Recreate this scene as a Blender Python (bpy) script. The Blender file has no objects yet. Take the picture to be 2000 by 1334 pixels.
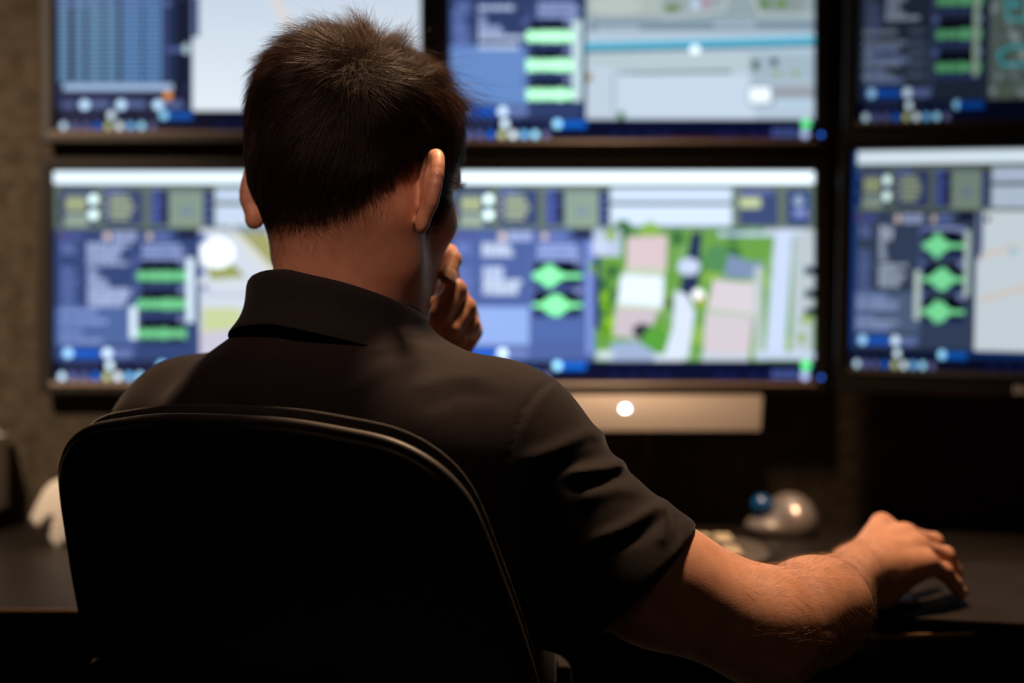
import bpy, bmesh, math, random
import numpy as np
from mathutils import Vector, Matrix

C = bpy.context.scene.collection
SC = bpy.context.scene
PI = math.pi
rng = np.random.default_rng(7)
random.seed(7)

# ------------------------------------------------------------------ camera, world, lights, exposure
FPX = 2777.8            # 50 mm lens, in pixels of the 2000 px frame
HZ = 625.0              # horizon row
CAMZ = 1.035
cam_d = bpy.data.cameras.new('camera')
cam = bpy.data.objects.new('camera', cam_d); C.objects.link(cam)
cam_d.sensor_width = 36; cam_d.lens = 50
cam.location = (0, 0, CAMZ); cam.rotation_euler = (PI / 2, 0, 0)
cam_d.shift_y = -(667 - HZ) / 2000.0
cam_d.clip_start = 0.02; cam_d.clip_end = 30
cam_d.dof.use_dof = True; cam_d.dof.focus_distance = 1.12; cam_d.dof.aperture_fstop = 2.5
cam_d.dof.aperture_blades = 0
SC.camera = cam

wd = bpy.data.worlds.new('world'); SC.world = wd; wd.use_nodes = True
wd.node_tree.nodes['Background'].inputs[0].default_value = (0.6, 0.75, 1.0, 1)
wd.node_tree.nodes['Background'].inputs[1].default_value = 0.002
SC.view_settings.view_transform = 'Standard'; SC.view_settings.look = 'None'
SC.view_settings.exposure = 0.0; SC.view_settings.gamma = 1.0; SC.view_settings.use_curve_mapping = False
SC.cycles.use_denoising = True
SC.cycles.max_bounces = 6; SC.cycles.diffuse_bounces = 3; SC.cycles.sample_clamp_indirect = 4


def spot(name, loc, aim, power, col, size=1.7, blend=0.7, radius=0.03):
    d = bpy.data.lights.new(name, 'SPOT'); d.energy = power; d.color = col
    d.spot_size = size; d.spot_blend = blend; d.shadow_soft_size = radius
    o = bpy.data.objects.new(name, d); C.objects.link(o); o.location = loc
    o.rotation_euler = (Vector(aim) - Vector(loc)).to_track_quat('-Z', 'Y').to_euler()
    return o


WARM = (1.0, 0.64, 0.38)
spot('downlight_over_desk', (0.14, 1.54, 2.55), (0.10, 1.45, 0.8), 225, WARM, 1.12, 0.85, 0.11)
spot('downlight_left', (-1.15, 0.20, 2.50), (-0.93, 2.13, 1.10), 430, (1.0, 0.74, 0.52), 0.56, 1.0, 0.05)
spot('nape_fill_spot', (-0.55, -0.30, 2.62), (-0.15, 1.18, 1.16), 95, (1.0, 0.60, 0.46), 0.235, 1.0, 0.08)  # added narrow fill spot that brightens only the head and nape
rl = bpy.data.lights.new('room_light', 'AREA'); rl.energy = 0.9; rl.size = 0.7; rl.color = (1.0, 0.66, 0.46)
ro = bpy.data.objects.new('room_light', rl); C.objects.link(ro); ro.location = (0.1, -0.8, 2.5)
ro.rotation_euler = (Vector((-0.1, 1.2, 1.0)) - Vector((0.1, -0.8, 2.5))).to_track_quat('-Z', 'Y').to_euler()


# ------------------------------------------------------------------ helpers
def P(px, py, Y):
    return np.array([(px - 1000) / FPX * Y, Y, CAMZ + (HZ - py) / FPX * Y])


def tag(o, label=None, cat=None, group=None, kind=None):
    if label: o['label'] = label
    if cat: o['category'] = cat
    if group: o['group'] = group
    if kind: o['kind'] = kind
    return o


def empty(name, loc, rz=0, label=None, cat=None, group=None):
    o = bpy.data.objects.new(name, None); C.objects.link(o)
    o.location = loc; o.rotation_euler = (0, 0, rz); o.empty_display_size = 0.05
    return tag(o, label, cat, group)


def link_mesh(name, me, mat, parent=None, smooth=True):
    if mat is not None: me.materials.append(mat)
    if smooth: me.polygons.foreach_set('use_smooth', np.ones(len(me.polygons), bool))
    o = bpy.data.objects.new(name, me); C.objects.link(o)
    if parent is not None: o.parent = parent
    return o


def np_mesh(name, V, F, mat, parent=None, smooth=True):
    """V (n,3), F (m,k) with constant k."""
    V = np.asarray(V, np.float32); F = np.asarray(F, np.int32)
    me = bpy.data.meshes.new(name)
    me.vertices.add(len(V)); me.vertices.foreach_set('co', V.ravel())
    k = F.shape[1]
    me.loops.add(F.size); me.loops.foreach_set('vertex_index', F.ravel())
    me.polygons.add(len(F)); me.polygons.foreach_set('loop_start', np.arange(0, F.size, k, dtype=np.int32))
    me.update(calc_edges=True)
    return link_mesh(name, me, mat, parent, smooth)


def bm_obj(name, bm, mat, parent=None, smooth=False, auto=None):
    bmesh.ops.recalc_face_normals(bm, faces=bm.faces)
    me = bpy.data.meshes.new(name); bm.to_mesh(me); bm.free()
    o = link_mesh(name, me, mat, parent, smooth or auto is not None)
    if auto is not None: me.set_sharp_from_angle(angle=auto)
    return o


def add_box(bm, c, s, bev=0.0, rot=None, seg=2):
    r = bmesh.ops.create_cube(bm, size=1.0)
    vs = r['verts']
    bmesh.ops.scale(bm, vec=s, verts=vs)
    if bev > 0:
        es = list({e for v in vs for e in v.link_edges})
        rr = bmesh.ops.bevel(bm, geom=es, offset=bev, segments=seg, affect='EDGES', profile=0.5)
        vs = list({v for f in rr['faces'] for v in f.verts} | {v for v in vs if v.is_valid})
    if rot is not None: bmesh.ops.rotate(bm, cent=(0, 0, 0), matrix=rot, verts=vs)
    bmesh.ops.translate(bm, vec=c, verts=vs)
    return vs


def box(name, c, s, mat, parent=None, bev=0.002, rot=None):
    bm = bmesh.new(); add_box(bm, c, s, bev, rot)
    return bm_obj(name, bm, mat, parent, auto=0.6)


def lathe(name, prof, mat, parent=None, loc=(0, 0, 0), n=32, axis='z'):
    bm = bmesh.new(); rings = []
    for r, z in prof:
        ring = []
        for i in range(n):
            a = 2 * PI * i / n
            p = (r * math.cos(a), r * math.sin(a), z)
            if axis == 'y': p = (p[0], p[2], p[1])
            if axis == 'x': p = (p[2], p[0], p[1])
            ring.append(bm.verts.new((p[0] + loc[0], p[1] + loc[1], p[2] + loc[2])))
        rings.append(ring)
    for a, b in zip(rings, rings[1:]):
        for i in range(n): bm.faces.new((a[i], a[(i + 1) % n], b[(i + 1) % n], b[i]))
    bm.faces.new(rings[0][::-1]); bm.faces.new(rings[-1])
    return bm_obj(name, bm, mat, parent, auto=0.6)


def tube(name, pts, r, mat, parent=None, n=10, closed=False, radii=None):
    pts = [Vector(p) for p in pts]; N = len(pts); V = []; F = []
    up = Vector((0, 0, 1))
    for i, p in enumerate(pts):
        if closed: t = pts[(i + 1) % N] - pts[i - 1]
        else: t = pts[min(i + 1, N - 1)] - pts[max(i - 1, 0)]
        t.normalize()
        a = t.cross(up if abs(t.z) < 0.95 else Vector((0, 1, 0))).normalized(); b = a.cross(t)
        rr = radii[i] if radii else r
        for k in range(n):
            q = 2 * PI * k / n
            V.append(p + a * math.cos(q) * rr + b * math.sin(q) * rr)
    bm = bmesh.new(); vs = [bm.verts.new(v) for v in V]
    for i in range(N if closed else N - 1):
        j = (i + 1) % N
        for k in range(n):
            bm.faces.new((vs[i * n + k], vs[i * n + (k + 1) % n], vs[j * n + (k + 1) % n], vs[j * n + k]))
    if not closed: bm.faces.new(vs[:n]); bm.faces.new(vs[-n:][::-1])
    return bm_obj(name, bm, mat, parent, smooth=True)


def prism(name, poly, z0, z1, mat, parent=None, bev=0.0):
    bm = bmesh.new()
    a = [bm.verts.new((x, y, z0)) for x, y in poly]; b = [bm.verts.new((x, y, z1)) for x, y in poly]
    n = len(poly)
    for i in range(n): bm.faces.new((a[i], a[(i + 1) % n], b[(i + 1) % n], b[i]))
    bm.faces.new(a[::-1]); bm.faces.new(b)
    if bev: bmesh.ops.bevel(bm, geom=bm.edges[:], offset=bev, segments=2, affect='EDGES', profile=0.5)
    return bm_obj(name, bm, mat, parent, auto=0.6)


# ------------------------------------------------------------------ materials
def mat(name, col, rough=0.5, metal=0.0, spec=0.5, sheen=0.0, sss=0.0, coat=0.0):
    m = bpy.data.materials.new(name); m.use_nodes = True
    b = m.node_tree.nodes['Principled BSDF']
    b.inputs['Base Color'].default_value = (*col, 1); b.inputs['Roughness'].default_value = rough
    b.inputs['Metallic'].default_value = metal; b.inputs['Specular IOR Level'].default_value = spec
    if sheen: b.inputs['Sheen Weight'].default_value = sheen; b.inputs['Sheen Roughness'].default_value = 0.4
    if sss:
        b.inputs['Subsurface Weight'].default_value = sss
        b.inputs['Subsurface Radius'].default_value = (1.0, 0.32, 0.14); b.inputs['Subsurface Scale'].default_value = 0.006
    if coat: b.inputs['Coat Weight'].default_value = coat
    return m


def noise_mix(m, c2, scale, detail=6, lo=0.35, hi=0.65, bump=0.0, bscale=None, bdist=0.002, obj=True):
    nt = m.node_tree; b = nt.nodes['Principled BSDF']
    c1 = tuple(b.inputs['Base Color'].default_value)
    tc = nt.nodes.new('ShaderNodeTexCoord')
    n = nt.nodes.new('ShaderNodeTexNoise'); n.inputs['Scale'].default_value = scale; n.inputs['Detail'].default_value = detail
    nt.links.new(tc.outputs['Object'], n.inputs['Vector'])
    r = nt.nodes.new('ShaderNodeValToRGB'); r.color_ramp.elements[0].position = lo; r.color_ramp.elements[1].position = hi
    r.color_ramp.elements[0].color = c1; r.color_ramp.elements[1].color = (*c2, 1)
    nt.links.new(n.outputs['Fac'], r.inputs[0]); nt.links.new(r.outputs[0], b.inputs['Base Color'])
    if bump:
        n2 = nt.nodes.new('ShaderNodeTexNoise'); n2.inputs['Scale'].default_value = bscale or scale * 6; n2.inputs['Detail'].default_value = 4
        nt.links.new(tc.outputs['Object'], n2.inputs['Vector'])
        bp = nt.nodes.new('ShaderNodeBump'); bp.inputs['Strength'].default_value = bump; bp.inputs['Distance'].default_value = bdist
        nt.links.new(n2.outputs['Fac'], bp.inputs['Height']); nt.links.new(bp.outputs[0], b.inputs['Normal'])
    return m


def emis(name, col, s):
    m = mat(name, (0.01, 0.01, 0.01)); b = m.node_tree.nodes['Principled BSDF']
    b.inputs['Emission Color'].default_value = (*col, 1); b.inputs['Emission Strength'].default_value = s
    return m


M = {}
M['wall'] = noise_mix(mat('wall_felt', (0.031, 0.0245, 0.017), 0.95, spec=0.1), (0.070, 0.055, 0.039), 45, 8, 0.3, 0.72, 0.7, 130, 0.004)
M['paint'] = mat('dark_paint', (0.03, 0.028, 0.026), 0.8)
M['floor'] = noise_mix(mat('floor_carpet', (0.02, 0.02, 0.022), 0.95), (0.035, 0.034, 0.034), 60, bump=0.5)
M['desk'] = noise_mix(mat('desk_laminate', (0.009, 0.007, 0.0055), 0.5, spec=0.25), (0.012, 0.0095, 0.007), 9, bump=0.15, bscale=300, bdist=0.0005)
M['desk_edge'] = mat('desk_edge_band', (0.20, 0.115, 0.05), 0.4)
M['mat'] = noise_mix(mat('desk_mat', (0.009, 0.0063, 0.0048), 0.8, spec=0.15), (0.014, 0.010, 0.008), 40, bump=0.2, bscale=500, bdist=0.0004)
M['bezel'] = mat('bezel_plastic', (0.012, 0.0095, 0.008), 0.42, spec=0.3)
M['bezel_black'] = mat('bezel_black_plastic', (0.008, 0.008, 0.008), 0.35)
M['black'] = mat('black_plastic', (0.008, 0.008, 0.009), 0.4)
M['shell'] = mat('chair_shell_plastic', (0.006, 0.006, 0.007), 0.33)
M['rim'] = mat('chair_rim_lit', (0.035, 0.030, 0.028), 0.5)  # paler than the shell: gleam along the glossy edge painted in
M['screw'] = mat('screw_cap_plastic', (0.01, 0.01, 0.01), 0.8, spec=0.2)
M['cushion'] = noise_mix(mat('chair_fabric', (0.016, 0.014, 0.014), 0.9, sheen=0.3), (0.028, 0.024, 0.023), 400, 3, bump=0.6, bscale=700, bdist=0.0008)
M['metal'] = mat('brushed_metal', (0.35, 0.34, 0.33), 0.35, 1.0)
M['silver'] = mat('satin_silver', (0.36, 0.32, 0.295), 0.5, 0.15)
M['cream'] = mat('cream_plastic', (0.80, 0.74, 0.66), 0.5)
M['rubber'] = mat('black_rubber', (0.01, 0.01, 0.01), 0.8)
M['skin'] = noise_mix(mat('skin', (0.50, 0.235, 0.145), 0.48, sss=0.22), (0.62, 0.32, 0.21), 55, 5, 0.3, 0.7, 0.25, 900, 0.0006)
M['nail'] = mat('fingernail', (0.62, 0.36, 0.29), 0.25, sss=0.1)
M['lip'] = mat('lips', (0.42, 0.16, 0.13), 0.4)
M['eye'] = mat('eyeball', (0.75, 0.72, 0.68), 0.1)
M['iris'] = mat('iris', (0.06, 0.04, 0.02), 0.15)
M['shirt'] = noise_mix(mat('polo_cotton', (0.0112, 0.0076, 0.0082), 0.85, spec=0.2, sheen=0.07), (0.0138, 0.0094, 0.0100), 160, 4, bump=0.35, bscale=1300, bdist=0.0006)
M['collar'] = noise_mix(mat('collar_rib', (0.012, 0.011, 0.0115), 0.9, spec=0.2, sheen=0.1), (0.016, 0.0145, 0.015), 300, 3, bump=0.3, bscale=1300, bdist=0.0005)
M['denim'] = noise_mix(mat('trouser_denim', (0.02, 0.022, 0.032), 0.9), (0.03, 0.033, 0.045), 200, bump=0.3)
M['belt'] = mat('belt_leather', (0.015, 0.010, 0.008), 0.5)
M['shoe'] = mat('shoe_leather', (0.012, 0.010, 0.009), 0.4)
M['ball'] = mat('blue_ball', (0.005, 0.09, 0.32), 0.12, coat=0.8)
M['mouse_grey'] = mat('trackball_shell', (0.40, 0.36, 0.35), 0.30, 0.5)
M['key'] = mat('beige_keycap', (0.50, 0.42, 0.28), 0.5)
M['key_dark'] = mat('dark_keycap', (0.03, 0.03, 0.03), 0.5)
M['led_white'] = emis('white_indicator', (0.75, 0.9, 1.0), 14)
M['led_blue'] = emis('blue_indicator', (0.02, 0.12, 0.6), 2.5)
M['led_blue_dim'] = emis('blue_indicator_dim', (0.03, 0.16, 0.8), 1.4)
M['logo'] = mat('logo_silver', (0.9, 0.93, 0.93), 0.5, 0.0)
M['kb_case'] = mat('keyboard_case', (0.10, 0.085, 0.07), 0.35)
M['cable'] = mat('cable_rubber', (0.02, 0.018, 0.016), 0.6)
M['cable_warm'] = mat('cable_brown', (0.07, 0.045, 0.03), 0.6)
M['copper'] = mat('brass_bolt', (0.65, 0.30, 0.12), 0.35, 0.7)


def hair_mat(name, c1, c2, rough=0.42):
    m = mat(name, c1, rough, spec=0.22); nt = m.node_tree; b = nt.nodes['Principled BSDF']
    a = nt.nodes.new('ShaderNodeAttribute'); a.attribute_name = 'tone'
    mx = nt.nodes.new('ShaderNodeMix'); mx.data_type = 'RGBA'
    mx.inputs[6].default_value = (*c1, 1); mx.inputs[7].default_value = (*c2, 1)
    nt.links.new(a.outputs['Fac'], mx.inputs[0]); nt.links.new(mx.outputs[2], b.inputs['Base Color'])
    return m


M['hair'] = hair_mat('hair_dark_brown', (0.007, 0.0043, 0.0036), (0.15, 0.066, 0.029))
M['arm_hair'] = hair_mat('arm_hair', (0.12, 0.06, 0.025), (0.45, 0.25, 0.11))

# skin takes a darker tone where hair roots and shaved stubble stand (a property of the skin itself)
nt = M['skin'].node_tree; b = nt.nodes['Principled BSDF']
src = b.inputs['Base Color'].links[0].from_socket
at = nt.nodes.new('ShaderNodeAttribute'); at.attribute_name = 'roots'
mx = nt.nodes.new('ShaderNodeMix'); mx.data_type = 'RGBA'
nt.links.new(at.outputs['Fac'], mx.inputs[0]); nt.links.new(src, mx.inputs[6]); mx.inputs[7].default_value = (0.012, 0.006, 0.004, 1)
sw = nt.nodes.new('ShaderNodeMath'); sw.operation = 'MULTIPLY_ADD'; sw.inputs[1].default_value = -0.22; sw.inputs[2].default_value = 0.22
nt.links.new(at.outputs['Fac'], sw.inputs[0]); nt.links.new(sw.outputs[0], b.inputs['Subsurface Weight'])
nt.links.new(mx.outputs[2], b.inputs['Base Color'])


# ------------------------------------------------------------------ implicit surfaces (numpy)
def smin(a, b, k):
    h = np.maximum(k - np.abs(a - b), 0) / k
    return np.minimum(a, b) - h * h * k * 0.25


def smax(a, b, k): return -smin(-a, -b, k)


class Field:
    def __init__(s): s.p = []

    def ell(s, c, r, R=None, k=0.02, op='+'):
        c = np.array(c, float); r = np.array(r, float); R = np.eye(3) if R is None else np.array(R)

        def f(X):
            q = (X - c) @ R
            k0 = np.linalg.norm(q / r, axis=1); k1 = np.linalg.norm(q / (r * r), axis=1) + 1e-9
            return k0 * (k0 - 1) / k1
        s.p.append((f, k, op, c, r.max())); return s

    def cap(s, a, b, ra, rb=None, k=0.02, op='+', flat=None):
        a = np.array(a, float); b = np.array(b, float); rb = ra if rb is None else rb
        ab = b - a; L = ab @ ab
        if flat is not None:
            nrm = np.array(flat[0], float); nrm /= np.linalg.norm(nrm); sc = flat[1]

        def f(X):
            t = np.clip((X - a) @ ab / L, 0, 1)
            d = X - a - t[:, None] * ab
            if flat is not None:
                d = d + (d @ nrm)[:, None] * nrm * (1.0 / sc - 1)
            return np.linalg.norm(d, axis=1) - (ra + (rb - ra) * t)
        s.p.append((f, k, op, (a + b) / 2, np.sqrt(L) / 2 + max(ra, rb))); return s

    def fn(s, f, k=0.01, op='-', c=(0, 0, 0), r=99):
        s.p.append((f, k, op, np.array(c, float), r)); return s

    def ev(s, X, prims=None):
        D = np.full(len(X), 1.0)
        for f, k, op, c, r in (s.p if prims is None else prims):
            if op == '+': D = smin(D, f(X), k)
            elif op == '-': D = smax(D, -f(X), k)
            elif op == 'd': D = D + f(X)
        return D

    def mesh(s, lo, hi, h, smooth=1):
        lo = np.array(lo, float); hi = np.array(hi, float); B = 16
        n = (np.ceil((hi - lo) / h).astype(int) // B + 1) * B
        G = np.ones(n, np.float32)
        R = B * h * 0.87
        ax = np.arange(B) * h
        loc = np.stack(np.meshgrid(ax, ax, ax, indexing='ij'), -1).reshape(-1, 3)
        bi = np.stack(np.meshgrid(*[np.arange(m // B) for m in n], indexing='ij'), -1).reshape(-1, 3)
        cen = lo + bi * B * h + B * h / 2
        dc = s.ev(cen)
        vals = [np.linalg.norm(cen - c, axis=1) - r if r < 50 else np.full(len(cen), -1.0) for f, k, op, c, r in s.p]
        for j in range(len(bi)):
            i0 = bi[j] * B
            if dc[j] > R * 1.6 + 0.03: continue
            if dc[j] < -(R * 2.2 + 0.03):
                G[i0[0]:i0[0] + B, i0[1]:i0[1] + B, i0[2]:i0[2] + B] = -1; continue
            pr = [p for p, v in zip(s.p, vals) if v[j] < R + p[1] + 0.03]
            G[i0[0]:i0[0] + B, i0[1]:i0[1] + B, i0[2]:i0[2] + B] = s.ev(loc + lo + i0 * h, pr).reshape(B, B, B)
        return surface_nets(G, lo, h, smooth)


def surface_nets(G, lo, h, smooth=1):
    S = G < 0
    c = S[:-1, :-1, :-1].astype(np.int8)
    tot = c.copy()
    for dx, dy, dz in [(1, 0, 0), (0, 1, 0), (0, 0, 1), (1, 1, 0), (1, 0, 1), (0, 1, 1), (1, 1, 1)]:
        tot += S[dx:S.shape[0] - 1 + dx, dy:S.shape[1] - 1 + dy, dz:S.shape[2] - 1 + dz]
    act = (tot > 0) & (tot < 8)
    idx = np.argwhere(act)
    vid = np.full(act.shape, -1, np.int32); vid[act] = np.arange(len(idx))
    acc = np.zeros((len(idx), 3)); cnt = np.zeros(len(idx))
    cor = np.array([(i, j, k) for i in (0, 1) for j in (0, 1) for k in (0, 1)])
    g = [G[idx[:, 0] + a, idx[:, 1] + b_, idx[:, 2] + c_] for a, b_, c_ in cor]
    for i in range(8):
        for j in range(i + 1, 8):
            if np.abs(cor[i] - cor[j]).sum() == 1:
                m = (g[i] < 0) != (g[j] < 0)
                den = g[i] - g[j]; t = np.where(m, g[i] / np.where(m, den, 1), 0)
                acc += m[:, None] * (cor[i] + t[:, None] * (cor[j] - cor[i])); cnt += m
    V = idx + acc / cnt[:, None]
    F = []
    for ax in range(3):
        a, b_ = [(1, 2), (2, 0), (0, 1)][ax]
        sl0 = [slice(0, -1)] * 3; sl1 = [slice(0, -1)] * 3
        sl1[ax] = slice(1, None)
        s0 = S[:-1, :-1, :-1]
        S1 = S[tuple(slice(1, None) if q == ax else slice(0, -1) for q in range(3))]
        ch = (s0 != S1)
        ch[tuple(slice(0, 1) if q == a else slice(None) for q in range(3))] = False
        ch[tuple(slice(0, 1) if q == b_ else slice(None) for q in range(3))] = False
        e = np.argwhere(ch); ins = s0[ch]
        ea = np.zeros(3, int); ea[a] = 1; eb = np.zeros(3, int); eb[b_] = 1
        q = [vid[tuple((e - o).T)] for o in (0 * ea, ea, ea + eb, eb)]
        Q = np.stack(q, 1); Q[~ins] = Q[~ins][:, ::-1]
        F.append(Q)
    F = np.concatenate(F); F = F[(F >= 0).all(1)]
    for _ in range(smooth):
        s_ = np.zeros_like(V); w = np.zeros(len(V))
        for i in range(4):
            a = F[:, i]; b2 = F[:, (i + 1) % 4]
            for d in range(3):
                s_[:, d] += np.bincount(a, V[b2, d], len(V)) + np.bincount(b2, V[a, d], len(V))
            w += np.bincount(a, minlength=len(V)) + np.bincount(b2, minlength=len(V))
        w[w == 0] = 1
        V = V * 0.5 + 0.5 * s_ / w[:, None]
    return lo + V * h, F


# ------------------------------------------------------------------ the room
def struct(o): o['kind'] = 'structure'; return o


WALLY = 2.133
struct(box('floor', (0, 0.5, -0.05), (5.4, 4.2, 0.1), M['floor'], bev=0))
struct(box('wall_back', (0, WALLY + 0.05, 1.3), (5.2, 0.1, 2.8), M['wall'], bev=0))
struct(box('wall_left', (-2.65, 0.5, 1.3), (0.1, 4.0, 2.8), M['paint'], bev=0))
struct(box('wall_right', (2.65, 0.5, 1.3), (0.1, 4.0, 2.8), M['paint'], bev=0))
struct(box('wall_front', (0, -1.45, 1.3), (5.4, 0.1, 2.8), M['paint'], bev=0))
struct(box('ceiling', (0, 0.5, 2.75), (5.4, 4.2, 0.1), M['paint'], bev=0))

# ------------------------------------------------------------------ screens: what each display shows
W0, H0 = 713, 407            # one display in raster units; origin of the raster is (105, 335)


class Ras:
    def __init__(s, bg): s.a = np.zeros((H0, W0, 3)); s.a[:] = s.lin(bg); s.yy, s.xx = np.mgrid[0:H0, 0:W0]; s.xx = s.xx + 105.5; s.yy = s.yy + 335.5

    @staticmethod
    def lin(c): return (np.array(c[:3], float) / 255) ** 2.2 * (c[3] if len(c) > 3 else 1)

    def R(s, x0, y0, x1, y1, c):
        m = (s.xx > x0) & (s.xx < x1) & (s.yy > y0) & (s.yy < y1); s.a[m] = s.lin(c)

    def O(s, x, y, r, c, ry=None):
        m = ((s.xx - x) / r) ** 2 + ((s.yy - y) / (ry or r)) ** 2 < 1; s.a[m] = s.lin(c)

    def L(s, x0, y0, x1, y1, w, c):
        dx, dy = x1 - x0, y1 - y0; t = np.clip(((s.xx - x0) * dx + (s.yy - y0) * dy) / (dx * dx + dy * dy), 0, 1)
        m = np.hypot(s.xx - x0 - t * dx, s.yy - y0 - t * dy) < w / 2; s.a[m] = s.lin(c)

    def poly(s, pts, c):
        m = np.zeros(s.xx.shape, bool); n = len(pts)
        for i in range(n):
            (x0, y0), (x1, y1) = pts[i], pts[(i + 1) % n]
            if y0 == y1: continue
            m ^= ((s.yy >= min(y0, y1)) & (s.yy < max(y0, y1)) & (s.xx < x0 + (s.yy - y0) * (x1 - x0) / (y1 - y0)))
        s.a[m] = s.lin(c)

    def text(s, x0, y0, x1, n, dy, c, h=4, jag=0.4, seed=0):
        r = random.Random(seed)
        for i in range(n):
            xe = x1 - (x1 - x0) * jag * r.random(); x = x0; y = y0 + i * dy
            while x < xe:
                w = r.randint(3, 9); s.R(x, y, min(x + w, xe), y + h, c); x += w + 2


def taskbar(r, dim=1.0):
    g = lambda c: tuple(v * dim for v in c[:3]) + ((c[3],) if len(c) > 3 else ())
    r.R(105, 703, 818, 742, g((14, 20, 46)))
    r.text(122, 708, 195, 1, 8, g((60, 68, 110)), 9, 0.0)
    for x in (232, 262, 285): r.R(x, 708, x + 16, 718, g((50, 55, 90)))
    r.O(214, 712, 7, g((215, 235, 245, 1.8)), 8)
    r.R(318, 706, 372, 720, g((22, 100, 205))); r.O(316, 712, 8.5, g((150, 215, 250, 1.7)))
    cols = [(200, 225, 245, 1.7), (120, 125, 190), (110, 120, 180), (40, 110, 225, 1.2), (215, 220, 160, 1.2), (225, 235, 240, 1.8),
            (120, 190, 250, 1.6), (160, 220, 250, 1.8), (120, 120, 170)]
    for i, c in enumerate(cols): r.O(121 + i * 21.7, 733, 6.6, g(c), 7.5)
    for x in (420, 455, 490, 520, 625, 650, 690, 720): r.R(x, 730, x + 16, 737, g((26, 36, 84)))
    r.text(735, 722, 790, 2, 9, g((90, 105, 175)), 5, 0.1)
    r.O(800, 712, 9, g((95, 225, 130, 1.4)), 10); r.O(798, 732, 8, g((180, 190, 235, 1.2)))


def waves(r, ys, x0=268, x1=362, kind='band', gain=1.0, seed=3):
    rr = random.Random(seed)
    for n, y in enumerate(ys):
        r.R(x0 + 2, y - 28, x1, y + 16, (10, 14, 34))
        r.R(x0 - 8, y - 34, x0 + 6, y - 22, (90, 105, 160)); r.R(x1 - 14, y - 34, x1 + 2, y - 22, (130, 140, 185))
        r.R(x0 + 2, y + 14, x1, y + 22, (48, 60, 105))
        x = x0
        while x < x1:
            t = (x - x0) / (x1 - x0)
            if kind == 'band': a = 5.5 + 6 * rr.random()
            elif kind == 'full': a = 8 + 5 * rr.random()
            else:
                c0 = (0.32, 0.45, 0.38)[n % 3]; a = 3.5 + (18 * math.exp(-((t - c0) / 0.2) ** 2)) * (0.8 + 0.4 * rr.random())
            r.R(x, y - a, x + (2.2 if kind == 'band' else 3), y + a, (172, 240, 190, gain) if kind == 'full' else (132, 232, 160, gain * 1.15))
            x += 3


def cards(r, dim=1.0):
    g = lambda c: tuple(v * dim for v in c[:3]) + ((c[3],) if len(c) > 3 else ())
    r.R(105, 335, 818, 359, g((235, 248, 255, 1.25)))
    r.R(105, 359, 818, 447, g((88, 100, 92)))
    r.text(120, 361, 190, 1, 8, g((60, 66, 120)), 4, 0.2)
    for x0, x1 in ((110, 192), (197, 283), (289, 415), (667, 750), (757, 814)):
        r.R(x0, 366, x1, 444, g((125, 138, 100))); r.R(x0 + 3, 369, x1 - 3, 441, g((62, 74, 112)))
    r.R(115, 392, 124, 404, g((10, 14, 20))); r.R(115, 418, 124, 430, g((10, 14, 20)))
    r.R(128, 384, 168, 412, g((176, 184, 140))); r.R(126, 418, 172, 442, g((150, 165, 150)))
    for y in (390, 398, 406): r.R(130, y, 166, y + 2, g((120, 130, 100)))
    r.O(182, 389, 9, g((225, 250, 245, 1.7))); r.O(182, 419, 9, g((225, 250, 245, 1.7)))
    r.R(200, 370, 240, 378, g((90, 100, 170)))
    for i in range(5): r.R(214, 382 + i * 10, 262 - abs(i - 2) * 5, 388 + i * 10, g((176, 186, 145)))
    for i in range(3): r.O(206, 390 + i * 14, 4, g((150, 150, 170)))
    for y, w in ((372, 22), (392, 30), (408, 26), (424, 22)): r.R(292, y, 292 + w, y + 9, g((82, 94, 170)))
    for y in (378, 398, 416): r.R(314, y, 328, y + 14, g((10, 14, 22)))
    r.R(330, 373, 396, 441, g((148, 165, 148)))
    for i in range(9): r.R(332, 376 + i * 7, 394, 378 + i * 7, g((105, 122, 115)))
    r.O(363, 412, 11, g((120, 140, 160)), 8)
    r.R(399, 372, 414, 440, g((14, 18, 34)))
    for y in (380, 396, 412, 428): r.R(400, y, 413, y + 9, g((84, 96, 165)))
    r.R(418, 364, 662, 446, g((120, 138, 130)))
    r.R(420, 368, 655, 394, g((205, 218, 240, 1.0))); r.R(420, 395, 655, 400, g((40, 60, 60))); r.R(420, 401, 655, 440, g((212, 224, 244, 1.0)))
    r.R(672, 385, 712, 406, g((190, 198, 150))); r.R(672, 372, 735, 378, g((110, 110, 180)))
    r.R(772, 374, 806, 434, g((44, 66, 118))); r.O(786, 392, 10, g((150, 165, 190)), 11); r.R(776, 408, 802, 424, g((130, 138, 190)))


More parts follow.
